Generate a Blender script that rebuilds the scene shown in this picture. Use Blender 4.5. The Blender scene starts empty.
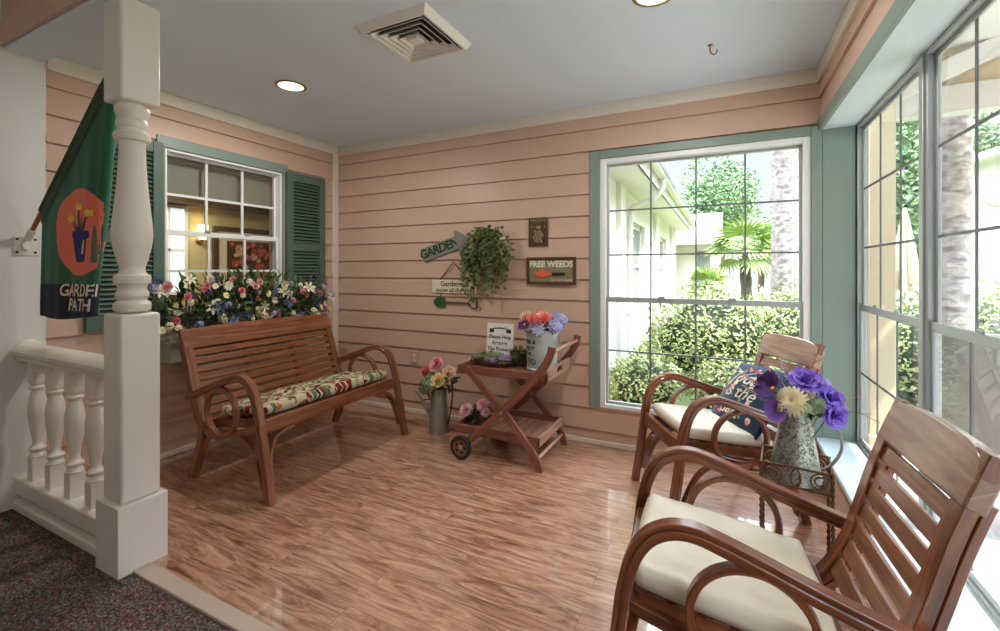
import bpy, bmesh, math, random
from mathutils import Vector, Matrix, noise

random.seed(7)
SC = bpy.context.scene
COL = SC.collection
V = Vector
pi = math.pi

# ------------------------------------------------------------------ materials
def S(r, g, b):
    def f(c):
        c /= 255.0
        return c / 12.92 if c <= 0.04045 else ((c + 0.055) / 1.055) ** 2.4
    return (f(r), f(g), f(b), 1.0)

def new_mat(name):
    m = bpy.data.materials.new(name)
    m.use_nodes = True
    nt = m.node_tree
    return m, nt, nt.nodes, nt.links, nt.nodes['Principled BSDF']

def plain(name, col, rough=0.5, metal=0.0, spec=0.5, var=0.0, scale=20.0, bump=0.0, bscale=60.0, sheen=0.0, coat=0.0, sub=0.0):
    m, nt, N, L, p = new_mat(name)
    p.inputs['Base Color'].default_value = col
    p.inputs['Roughness'].default_value = rough
    p.inputs['Metallic'].default_value = metal
    p.inputs['Specular IOR Level'].default_value = spec
    p.inputs['Sheen Weight'].default_value = sheen
    p.inputs['Coat Weight'].default_value = coat
    p.inputs['Coat Roughness'].default_value = 0.12
    tc = N.new('ShaderNodeTexCoord')
    if var:
        n = N.new('ShaderNodeTexNoise'); n.inputs['Scale'].default_value = scale; n.inputs['Detail'].default_value = 4
        L.new(tc.outputs['Object'], n.inputs['Vector'])
        mx = N.new('ShaderNodeMix'); mx.data_type = 'RGBA'
        mx.inputs[6].default_value = tuple(max(0, c * (1 - var)) for c in col[:3]) + (1,)
        mx.inputs[7].default_value = tuple(min(1, c * (1 + var)) for c in col[:3]) + (1,)
        L.new(n.outputs['Fac'], mx.inputs[0]); L.new(mx.outputs[2], p.inputs['Base Color'])
    if bump:
        n2 = N.new('ShaderNodeTexNoise'); n2.inputs['Scale'].default_value = bscale; n2.inputs['Detail'].default_value = 5
        L.new(tc.outputs['Object'], n2.inputs['Vector'])
        b = N.new('ShaderNodeBump'); b.inputs['Strength'].default_value = bump; b.inputs['Distance'].default_value = 0.01
        L.new(n2.outputs['Fac'], b.inputs['Height']); L.new(b.outputs['Normal'], p.inputs['Normal'])
    return m

def ramp(N, stops, interp='LINEAR'):
    r = N.new('ShaderNodeValToRGB'); r.color_ramp.interpolation = interp
    e = r.color_ramp.elements
    while len(e) < len(stops): e.new(0.5)
    for i, (pos, c) in enumerate(stops):
        e[i].position = pos; e[i].color = c
    return r

def wood(name, dark, mid, light, rough=0.3, coat=0.4, us=2.5, vs=45.0):
    """varnished wood: the grain runs along U (metres)"""
    m, nt, N, L, p = new_mat(name)
    uv = N.new('ShaderNodeUVMap')
    mp = N.new('ShaderNodeMapping'); mp.inputs['Scale'].default_value = (us, vs, 1)
    L.new(uv.outputs['UV'], mp.inputs['Vector'])
    oi = N.new('ShaderNodeObjectInfo')
    n = N.new('ShaderNodeTexNoise'); n.noise_dimensions = '4D'
    n.inputs['Scale'].default_value = 1.0; n.inputs['Detail'].default_value = 6; n.inputs['Roughness'].default_value = 0.62; n.inputs['Distortion'].default_value = 0.9
    L.new(mp.outputs['Vector'], n.inputs['Vector'])
    mu = N.new('ShaderNodeMath'); mu.operation = 'MULTIPLY'; mu.inputs[1].default_value = 37.0
    L.new(oi.outputs['Random'], mu.inputs[0]); L.new(mu.outputs[0], n.inputs['W'])
    r = ramp(N, [(0.28, dark), (0.5, mid), (0.74, light)])
    L.new(n.outputs['Fac'], r.inputs['Fac'])
    L.new(r.outputs['Color'], p.inputs['Base Color'])
    p.inputs['Roughness'].default_value = rough
    p.inputs['Coat Weight'].default_value = coat; p.inputs['Coat Roughness'].default_value = 0.15
    b = N.new('ShaderNodeBump'); b.inputs['Strength'].default_value = 0.12; b.inputs['Distance'].default_value = 0.002
    L.new(n.outputs['Fac'], b.inputs['Height']); L.new(b.outputs['Normal'], p.inputs['Normal'])
    return m

def emit(name, col, strength):
    m, nt, N, L, p = new_mat(name)
    p.inputs['Base Color'].default_value = col
    p.inputs['Emission Color'].default_value = col
    p.inputs['Emission Strength'].default_value = strength
    return m

def floor_mat():
    m, nt, N, L, p = new_mat('laminate')
    tc = N.new('ShaderNodeTexCoord')
    br = N.new('ShaderNodeTexBrick')
    br.inputs['Scale'].default_value = 1.0; br.inputs['Brick Width'].default_value = 1.25; br.inputs['Row Height'].default_value = 0.125
    br.inputs['Mortar Size'].default_value = 0.0011; br.inputs['Mortar Smooth'].default_value = 0.3
    br.offset = 0.37; br.offset_frequency = 2
    br.inputs['Color1'].default_value = (0.0, 0.0, 0.0, 1); br.inputs['Color2'].default_value = (1, 1, 1, 1)
    br.inputs['Mortar'].default_value = (0.4, 0.4, 0.4, 1)
    L.new(tc.outputs['Object'], br.inputs['Vector'])
    sc = N.new('ShaderNodeVectorMath'); sc.operation = 'MULTIPLY_ADD'
    sep = N.new('ShaderNodeSeparateColor'); L.new(br.outputs['Color'], sep.inputs[0])
    cmb = N.new('ShaderNodeCombineXYZ')
    m1 = N.new('ShaderNodeMath'); m1.operation = 'MULTIPLY'; m1.inputs[1].default_value = 23.0
    L.new(sep.outputs[0], m1.inputs[0]); L.new(m1.outputs[0], cmb.inputs[0]); L.new(m1.outputs[0], cmb.inputs[2])
    sc.inputs[1].default_value = (2.6, 17.0, 1)
    L.new(tc.outputs['Object'], sc.inputs[0]); L.new(cmb.outputs[0], sc.inputs[2])
    n = N.new('ShaderNodeTexNoise'); n.inputs['Scale'].default_value = 1.0; n.inputs['Detail'].default_value = 8; n.inputs['Roughness'].default_value = 0.7; n.inputs['Distortion'].default_value = 2.0
    L.new(sc.outputs[0], n.inputs['Vector'])
    r = ramp(N, [(0.29, S(100, 60, 44)), (0.43, S(166, 114, 86)), (0.55, S(202, 154, 124)), (0.72, S(224, 186, 156))])
    L.new(n.outputs['Fac'], r.inputs['Fac'])
    # fine streaks
    sc2 = N.new('ShaderNodeVectorMath'); sc2.operation = 'MULTIPLY_ADD'; sc2.inputs[1].default_value = (6, 90, 1)
    L.new(tc.outputs['Object'], sc2.inputs[0]); L.new(cmb.outputs[0], sc2.inputs[2])
    n2 = N.new('ShaderNodeTexNoise'); n2.inputs['Scale'].default_value = 1.0; n2.inputs['Detail'].default_value = 4
    L.new(sc2.outputs[0], n2.inputs['Vector'])
    r2 = ramp(N, [(0.3, (0.55, 0.5, 0.47, 1)), (0.52, (1, 1, 1, 1))])
    L.new(n2.outputs['Fac'], r2.inputs['Fac'])
    mx = N.new('ShaderNodeMix'); mx.data_type = 'RGBA'; mx.blend_type = 'MULTIPLY'; mx.inputs[0].default_value = 0.7
    L.new(r.outputs['Color'], mx.inputs[6]); L.new(r2.outputs['Color'], mx.inputs[7])
    mort = N.new('ShaderNodeMix'); mort.data_type = 'RGBA'; mort.inputs[7].default_value = S(105, 66, 46)
    mf = N.new('ShaderNodeMath'); mf.operation = 'MULTIPLY'; mf.inputs[1].default_value = 0.6
    L.new(br.outputs['Fac'], mf.inputs[0])
    L.new(mf.outputs[0], mort.inputs[0]); L.new(mx.outputs[2], mort.inputs[6])
    L.new(mort.outputs[2], p.inputs['Base Color'])
    p.inputs['Roughness'].default_value = 0.34
    p.inputs['Coat Weight'].default_value = 1.0; p.inputs['Coat Roughness'].default_value = 0.035; p.inputs['Coat IOR'].default_value = 2.1
    b = N.new('ShaderNodeBump'); b.inputs['Strength'].default_value = 0.06; b.inputs['Distance'].default_value = 0.002
    L.new(n.outputs['Fac'], b.inputs['Height']); L.new(b.outputs['Normal'], p.inputs['Normal'])
    return m

def speckle_mat(name, stops, scale, rough=0.95, patch=None):
    m, nt, N, L, p = new_mat(name)
    tc = N.new('ShaderNodeTexCoord')
    vo = N.new('ShaderNodeTexVoronoi'); vo.inputs['Scale'].default_value = scale
    L.new(tc.outputs['Object'], vo.inputs['Vector'])
    sep = N.new('ShaderNodeSeparateColor'); L.new(vo.outputs['Color'], sep.inputs[0])
    r = ramp(N, stops, 'CONSTANT'); L.new(sep.outputs[0], r.inputs['Fac'])
    out = r.outputs['Color']
    n = N.new('ShaderNodeTexNoise'); n.inputs['Scale'].default_value = scale * 1.3; L.new(tc.outputs['Object'], n.inputs['Vector'])
    b = N.new('ShaderNodeBump'); b.inputs['Strength'].default_value = 0.6; b.inputs['Distance'].default_value = 0.006
    L.new(n.outputs['Fac'], b.inputs['Height']); L.new(b.outputs['Normal'], p.inputs['Normal'])
    L.new(out, p.inputs['Base Color'])
    p.inputs['Roughness'].default_value = rough
    p.inputs['Specular IOR Level'].default_value = 0.15
    return m

def leaf_print_mat(name):
    """cream upholstery printed with dark red, green and orange leaf strokes"""
    m, nt, N, L, p = new_mat(name)
    tc = N.new('ShaderNodeTexCoord')
    def layer(rot, sx, sy, stops, off):
        mp = N.new('ShaderNodeMapping'); mp.inputs['Rotation'].default_value = (0, 0, rot); mp.inputs['Location'].default_value = (off, off * .7, 0)
        L.new(tc.outputs['Object'], mp.inputs['Vector'])
        v2 = N.new('ShaderNodeVectorMath'); v2.operation = 'MULTIPLY'; v2.inputs[1].default_value = (sx, sy, 1)
        L.new(mp.outputs['Vector'], v2.inputs[0])
        nz = N.new('ShaderNodeTexNoise'); nz.inputs['Scale'].default_value = 9
        L.new(tc.outputs['Object'], nz.inputs['Vector'])
        ad = N.new('ShaderNodeVectorMath'); ad.operation = 'MULTIPLY_ADD'; ad.inputs[1].default_value = (0.9, 0.9, 0)
        L.new(nz.outputs['Color'], ad.inputs[0]); L.new(v2.outputs[0], ad.inputs[2])
        vo = N.new('ShaderNodeTexVoronoi'); vo.voronoi_dimensions = '2D'; vo.inputs['Scale'].default_value = 1
        L.new(ad.outputs[0], vo.inputs['Vector'])
        sep = N.new('ShaderNodeSeparateColor'); L.new(vo.outputs['Color'], sep.inputs[0])
        r = ramp(N, stops, 'CONSTANT'); L.new(sep.outputs[0], r.inputs['Fac'])
        return r.outputs['Color'], vo.outputs['Distance']
    cream, red, green, olive, orange, dk = S(204, 192, 158), S(120, 36, 36), S(92, 116, 78), S(150, 158, 120), S(206, 110, 70), S(48, 42, 40)
    a, d = layer(0.75, 16, 52, [(0, red), (0.2, cream), (0.34, green), (0.54, olive), (0.68, dk), (0.78, cream), (0.88, orange)], 0.3)
    c, d2 = layer(-0.6, 15, 48, [(0, cream), (0.2, green), (0.42, red), (0.66, olive), (0.82, dk), (0.9, cream)], 2.1)
    nz = N.new('ShaderNodeTexNoise'); nz.inputs['Scale'].default_value = 11; nz.inputs['Detail'].default_value = 1
    L.new(tc.outputs['Object'], nz.inputs['Vector'])
    st = N.new('ShaderNodeMath'); st.operation = 'GREATER_THAN'; st.inputs[1].default_value = 0.5
    L.new(nz.outputs['Fac'], st.inputs[0])
    mx = N.new('ShaderNodeMix'); mx.data_type = 'RGBA'
    L.new(st.outputs[0], mx.inputs[0]); L.new(a, mx.inputs[6]); L.new(c, mx.inputs[7])
    ed = N.new('ShaderNodeMath'); ed.operation = 'GREATER_THAN'; ed.inputs[1].default_value = 0.60
    L.new(d, ed.inputs[0])
    mx2 = N.new('ShaderNodeMix'); mx2.data_type = 'RGBA'; mx2.inputs[7].default_value = cream
    L.new(ed.outputs[0], mx2.inputs[0]); L.new(mx.outputs[2], mx2.inputs[6])
    L.new(mx2.outputs[2], p.inputs['Base Color'])
    p.inputs['Roughness'].default_value = 0.85; p.inputs['Specular IOR Level'].default_value = 0.2
    return m

def glass_mat(name, tint=(0.97, 0.985, 0.98, 1), refl=0.035):
    m = bpy.data.materials.new(name); m.use_nodes = True
    N, L = m.node_tree.nodes, m.node_tree.links
    N.clear()
    out = N.new('ShaderNodeOutputMaterial')
    tr = N.new('ShaderNodeBsdfTransparent'); tr.inputs[0].default_value = tint
    gl = N.new('ShaderNodeBsdfGlossy'); gl.inputs['Roughness'].default_value = 0.01
    lw = N.new('ShaderNodeLayerWeight'); lw.inputs['Blend'].default_value = 0.5
    pw = N.new('ShaderNodeMath'); pw.operation = 'POWER'; pw.inputs[1].default_value = 4.0
    L.new(lw.outputs['Facing'], pw.inputs[0])
    ma = N.new('ShaderNodeMath'); ma.operation = 'MULTIPLY_ADD'; ma.inputs[1].default_value = 0.5; ma.inputs[2].default_value = refl
    L.new(pw.outputs[0], ma.inputs[0])
    mx = N.new('ShaderNodeMixShader')
    L.new(ma.outputs[0], mx.inputs[0]); L.new(tr.outputs[0], mx.inputs[1]); L.new(gl.outputs[0], mx.inputs[2])
    L.new(mx.outputs[0], out.inputs[0])
    return m

def galv_mat(name):
    m, nt, N, L, p = new_mat(name)
    tc = N.new('ShaderNodeTexCoord')
    vo = N.new('ShaderNodeTexVoronoi'); vo.inputs['Scale'].default_value = 130
    L.new(tc.outputs['Object'], vo.inputs['Vector'])
    sep = N.new('ShaderNodeSeparateColor'); L.new(vo.outputs['Color'], sep.inputs[0])
    r = ramp(N, [(0, S(104, 104, 96)), (0.2, S(146, 146, 136)), (0.5, S(160, 162, 152)), (0.8, S(178, 180, 168))], 'CONSTANT')
    L.new(sep.outputs[0], r.inputs['Fac']); L.new(r.outputs['Color'], p.inputs['Base Color'])
    p.inputs['Metallic'].default_value = 0.75; p.inputs['Roughness'].default_value = 0.42
    return m

def roof_mat(name, c1, c2):
    m, nt, N, L, p = new_mat(name)
    tc = N.new('ShaderNodeTexCoord')
    br = N.new('ShaderNodeTexBrick'); br.inputs['Scale'].default_value = 1.0
    br.inputs['Brick Width'].default_value = 0.3; br.inputs['Row Height'].default_value = 0.14; br.inputs['Mortar Size'].default_value = 0.008
    br.inputs['Color1'].default_value = c1; br.inputs['Color2'].default_value = c2; br.inputs['Mortar'].default_value = tuple(c * .5 for c in c1[:3]) + (1,)
    L.new(tc.outputs['Object'], br.inputs['Vector']); L.new(br.outputs['Color'], p.inputs['Base Color'])
    p.inputs['Roughness'].default_value = 0.9
    return m

def trunk_mat(name, c1, c2):
    m, nt, N, L, p = new_mat(name)
    tc = N.new('ShaderNodeTexCoord')
    mp = N.new('ShaderNodeMapping'); mp.inputs['Scale'].default_value = (14, 14, 20)
    L.new(tc.outputs['Object'], mp.inputs['Vector'])
    n = N.new('ShaderNodeTexNoise'); n.inputs['Scale'].default_value = 1; n.inputs['Detail'].default_value = 5
    L.new(mp.outputs['Vector'], n.inputs['Vector'])
    r = ramp(N, [(0.35, c1), (0.62, c2)]); L.new(n.outputs['Fac'], r.inputs['Fac']); L.new(r.outputs['Color'], p.inputs['Base Color'])
    b = N.new('ShaderNodeBump'); b.inputs['Strength'].default_value = 0.7; b.inputs['Distance'].default_value = 0.02
    L.new(n.outputs['Fac'], b.inputs['Height']); L.new(b.outputs['Normal'], p.inputs['Normal'])
    p.inputs['Roughness'].default_value = 0.95
    return m

M = {}
M['siding'] = plain('pink_siding', S(206, 173, 152), 0.42, var=0.03, scale=3, bump=0.04, bscale=90)
M['siding_dim'] = M['siding']
M['cream'] = plain('cream_trim', S(228, 220, 206), 0.45)
M['white_paint'] = plain('white_gloss_paint', S(232, 225, 216), 0.35, var=0.02, scale=4)
M['drywall'] = plain('drywall_paint', S(232, 230, 226), 0.7, bump=0.05, bscale=150)
M['ceiling'] = plain('ceiling_paint', S(220, 232, 244), 0.5, bump=0.03, bscale=120)
M['teal'] = plain('teal_trim', S(130, 148, 138), 0.4)
M['sill'] = plain('pale_sill', S(206, 220, 222), 0.35)
M['shutter'] = plain('shutter_green', S(84, 106, 92), 0.5)
M['frame_white'] = plain('window_white', S(240, 241, 240), 0.35)
M['alu'] = plain('window_aluminium', S(178, 184, 184), 0.38, metal=0.35)
M['muntin'] = plain('muntin_grey', S(112, 118, 120), 0.45, metal=0.2)
M['glass'] = glass_mat('window_glass')
M['floor'] = floor_mat()
M['carpet'] = speckle_mat('carpet_speckle', [(0, S(66, 50, 46)), (0.2, S(100, 98, 96)), (0.36, S(122, 64, 58)), (0.48, S(82, 92, 94)), (0.62, S(80, 62, 58)), (0.76, S(132, 128, 122)), (0.86, S(78, 64, 62)), (0.94, S(142, 98, 90))], 165)
M['strip'] = plain('threshold_strip', S(190, 172, 156), 0.45)
M['wood'] = wood('chair_wood', S(64, 28, 16), S(122, 65, 38), S(164, 98, 60))
M['wood_slat'] = wood('chair_slat_wood', S(86, 50, 34), S(136, 88, 62), S(172, 120, 90), rough=0.36, coat=0.35)
M['wood_crest'] = wood('chair_crest_sheen', S(92, 60, 46), S(152, 114, 92), S(186, 152, 130), rough=0.36, coat=0.5, us=2.2, vs=22)  # paler, greyer tones paint in the sheen on the crest
M['bench_wood'] = wood('bench_wood', S(76, 40, 24), S(134, 80, 50), S(172, 114, 78), rough=0.36, coat=0.3)
M['cart_wood'] = wood('cart_wood', S(98, 54, 40), S(132, 80, 62), S(158, 102, 82), rough=0.5, coat=0.1)
M['cart_light'] = wood('cart_light_wood', S(144, 98, 78), S(176, 132, 110), S(204, 166, 144), rough=0.5, coat=0.1)
M['pole_wood'] = wood('pole_wood', S(120, 62, 36), S(156, 90, 58), S(176, 112, 76))
M['cushion'] = plain('ivory_cushion', S(224, 214, 194), 0.8, var=0.03, scale=12, bump=0.05, bscale=260, sheen=0.2)
M['print'] = leaf_print_mat('leaf_print')
M['navy'] = plain('navy_fabric', S(26, 52, 84), 0.85, var=0.15, scale=18, sheen=0.2)
M['black_matte'] = plain('black_rubber', S(34, 31, 30), 0.6)
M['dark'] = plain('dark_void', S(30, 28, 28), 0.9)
M['galv'] = galv_mat('galvanised_steel')
M['tin'] = plain('grey_tin', S(168, 164, 156), 0.3, metal=0.6, var=0.15, scale=14)
M['tin_rim'] = plain('bright_tin_rim', S(196, 196, 192), 0.3, metal=0.8)
M['bucket'] = plain('pale_bucket_enamel', S(196, 206, 206), 0.42, metal=0.3, var=0.06, scale=9)
M['iron'] = plain('rusty_iron', S(96, 62, 38), 0.55, metal=0.4, var=0.35, scale=60)
M['brass'] = plain('brass', S(150, 118, 66), 0.3, metal=0.9)
M['wire'] = plain('dark_wire', S(70, 44, 34), 0.5, metal=0.3)
M['paper'] = plain('white_card', S(238, 236, 232), 0.7)
M['ink'] = plain('black_ink', S(40, 42, 44), 0.7)
M['outlet'] = plain('beige_plastic', S(196, 168, 148), 0.4)
M['flag'] = plain('green_flag_nylon', S(20, 96, 70), 0.75, var=0.05, scale=8, sheen=0.15)
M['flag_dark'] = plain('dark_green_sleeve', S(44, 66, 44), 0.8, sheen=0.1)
M['flag_navy'] = plain('navy_flag_band', S(28, 36, 58), 0.8)
M['salmon'] = plain('salmon_applique', S(236, 122, 98), 0.8)
M['lily_yellow'] = plain('yellow_applique', S(236, 206, 70), 0.8)
M['pot_blue'] = plain('blue_applique', S(48, 46, 110), 0.8)
M['grey_cloth'] = plain('grey_green_applique', S(104, 112, 92), 0.8)
M['letter_cream'] = plain('cream_lettering', S(232, 214, 190), 0.8)
M['arrow_grey'] = plain('weathered_grey_wood', S(138, 132, 130), 0.7, var=0.12, scale=20)
M['arrow_green'] = plain('sage_painted_board', S(128, 140, 118), 0.7, var=0.08, scale=20)
M['letter_dark'] = plain('dark_green_letters', S(36, 52, 40), 0.7)
M['box_sage'] = plain('sage_box_paint', S(168, 172, 156), 0.6)
M['plaque_cream'] = plain('cream_board', S(230, 218, 196), 0.65, var=0.05, scale=15)
M['brown_frame'] = plain('brown_frame', S(88, 48, 34), 0.5, var=0.1, scale=30)
M['olive_panel'] = plain('olive_panel', S(132, 124, 92), 0.6)
M['pewter'] = plain('bronze_plate', S(92, 72, 54), 0.4, metal=0.55, var=0.15, scale=40)
M['pewter_hi'] = plain('bronze_relief', S(160, 140, 112), 0.35, metal=0.55)
M['orange'] = plain('orange_enamel', S(232, 104, 58), 0.45)
M['spade_green'] = plain('green_enamel', S(50, 92, 50), 0.4)
M['leaf'] = plain('leaf_green', S(74, 104, 48), 0.5, var=0.35, scale=14)
M['leaf_dark'] = plain('leaf_dark_green', S(46, 72, 38), 0.5, var=0.35, scale=14)
M['leaf_pale'] = plain('leaf_sage', S(128, 150, 112), 0.6, var=0.2, scale=14)
M['leaf_olive'] = plain('leaf_olive', S(128, 128, 66), 0.55, var=0.3, scale=14)
M['ivy'] = plain('ivy_green', S(92, 104, 56), 0.5, var=0.5, scale=25)
M['stem'] = plain('stem_green', S(88, 102, 56), 0.6)
M['twig'] = plain('dry_twig', S(176, 164, 140), 0.8)
M['p_white'] = plain('petal_white', S(226, 220, 198), 0.65)
M['p_cream'] = plain('petal_cream', S(240, 230, 196), 0.65, var=0.06, scale=30)
M['p_pink'] = plain('petal_pink', S(240, 176, 184), 0.65, var=0.12, scale=30)
M['p_ltpink'] = plain('petal_pale_pink', S(242, 196, 200), 0.65, var=0.1, scale=30)
M['p_rose'] = plain('petal_rose', S(232, 138, 150), 0.65, var=0.12, scale=30)
M['p_coral'] = plain('petal_coral', S(234, 118, 108), 0.65, var=0.12, scale=30)
M['p_peach'] = plain('petal_peach', S(244, 210, 178), 0.65, var=0.1, scale=30)
M['p_yellow'] = plain('petal_yellow', S(243, 220, 160), 0.65, var=0.1, scale=30)
M['p_blue'] = plain('petal_blue', S(70, 96, 140), 0.65, var=0.2, scale=30)
M['p_lav'] = plain('petal_lavender', S(172, 172, 214), 0.65, var=0.12, scale=30)
M['p_purple'] = plain('petal_purple', S(132, 100, 202), 0.65, var=0.25, scale=40)
M['p_violet'] = plain('petal_deep_violet', S(78, 42, 112), 0.65, var=0.25, scale=40)
M['p_mauve'] = plain('petal_mauve', S(176, 140, 190), 0.7, var=0.2, scale=40)
M['eye'] = plain('flower_eye', S(226, 180, 60), 0.7)
M['lamp_glow'] = emit('lamp_glow', (1.0, 0.86, 0.62, 1), 1.25)
M['stucco'] = plain('cream_stucco', S(214, 208, 198), 0.9, bump=0.2, bscale=40)
M['stucco_tan'] = plain('tan_stucco', S(176, 154, 124), 0.9)
M['ext_white'] = plain('exterior_white', S(206, 204, 198), 0.7)
M['ochre'] = plain('ochre_paint', S(198, 184, 154), 0.8)
M['ext_glass'] = plain('exterior_window_glass', S(120, 128, 126), 0.1, spec=0.8)
M['shingle'] = roof_mat('grey_shingle', S(118, 116, 116), S(146, 143, 142))
M['trunk'] = trunk_mat('palm_trunk', S(100, 92, 90), S(150, 140, 136))
M['bark'] = trunk_mat('tree_bark', S(70, 58, 48), S(110, 94, 80))
M['hedge'] = plain('hedge_leaf', S(150, 162, 104), 0.6, var=0.35, scale=6)
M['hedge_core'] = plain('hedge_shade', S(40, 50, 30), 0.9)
M['tree_leaf'] = plain('tree_leaf', S(116, 142, 98), 0.6, var=0.35, scale=3)
M['palm_leaf'] = plain('palm_frond', S(140, 162, 92), 0.55, var=0.25, scale=5)
M['grass'] = plain('lawn', S(98, 104, 62), 0.95, var=0.3, scale=6)
M['paving'] = plain('patio_paving', S(146, 140, 132), 0.9, var=0.12, scale=4)
M['sling'] = plain('grey_sling', S(140, 142, 142), 0.7)
M['umbrella'] = plain('cream_canvas', S(186, 172, 152), 0.85)
M['room_wall'] = plain('lounge_wall', S(206, 192, 142), 0.7)
M['room_dark'] = plain('lounge_dark_wood', S(84, 66, 50), 0.5)
M['shade_cloth'] = plain('roller_shade', S(150, 146, 132), 0.85, var=0.05, scale=6)
M['glow_window'] = emit('lounge_daylight', (0.82, 0.92, 1.0, 1), 0.55)
M['sconce'] = emit('sconce_glow', (1.0, 0.85, 0.55, 1), 3.0)

# ------------------------------------------------------------------ mesh builder
def catmull(pts, n=6, closed=False):
    pts = [V(p) for p in pts]
    out = []
    N = len(pts)
    for i in range(N if closed else N - 1):
        if closed:
            p0, p1, p2, p3 = pts[(i - 1) % N], pts[i], pts[(i + 1) % N], pts[(i + 2) % N]
        else:
            p1, p2 = pts[i], pts[i + 1]
            p0 = pts[i - 1] if i > 0 else p1 * 2 - p2
            p3 = pts[i + 2] if i + 2 < N else p2 * 2 - p1
        for k in range(n):
            t = k / n
            out.append(0.5 * ((2 * p1) + (p2 - p0) * t + (2 * p0 - 5 * p1 + 4 * p2 - p3) * t * t + (3 * p1 - p0 - 3 * p2 + p3) * t ** 3))
    if not closed: out.append(pts[-1])
    return out

def frame(z, up=(0, 0, 1)):
    """rotation whose local Z points along z"""
    z = V(z).normalized(); up = V(up)
    if abs(z.dot(up)) > 0.98: up = V((0, 1, 0))
    x = up.cross(z).normalized(); y = z.cross(x)
    return Matrix((x, y, z)).transposed().to_4x4()

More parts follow.
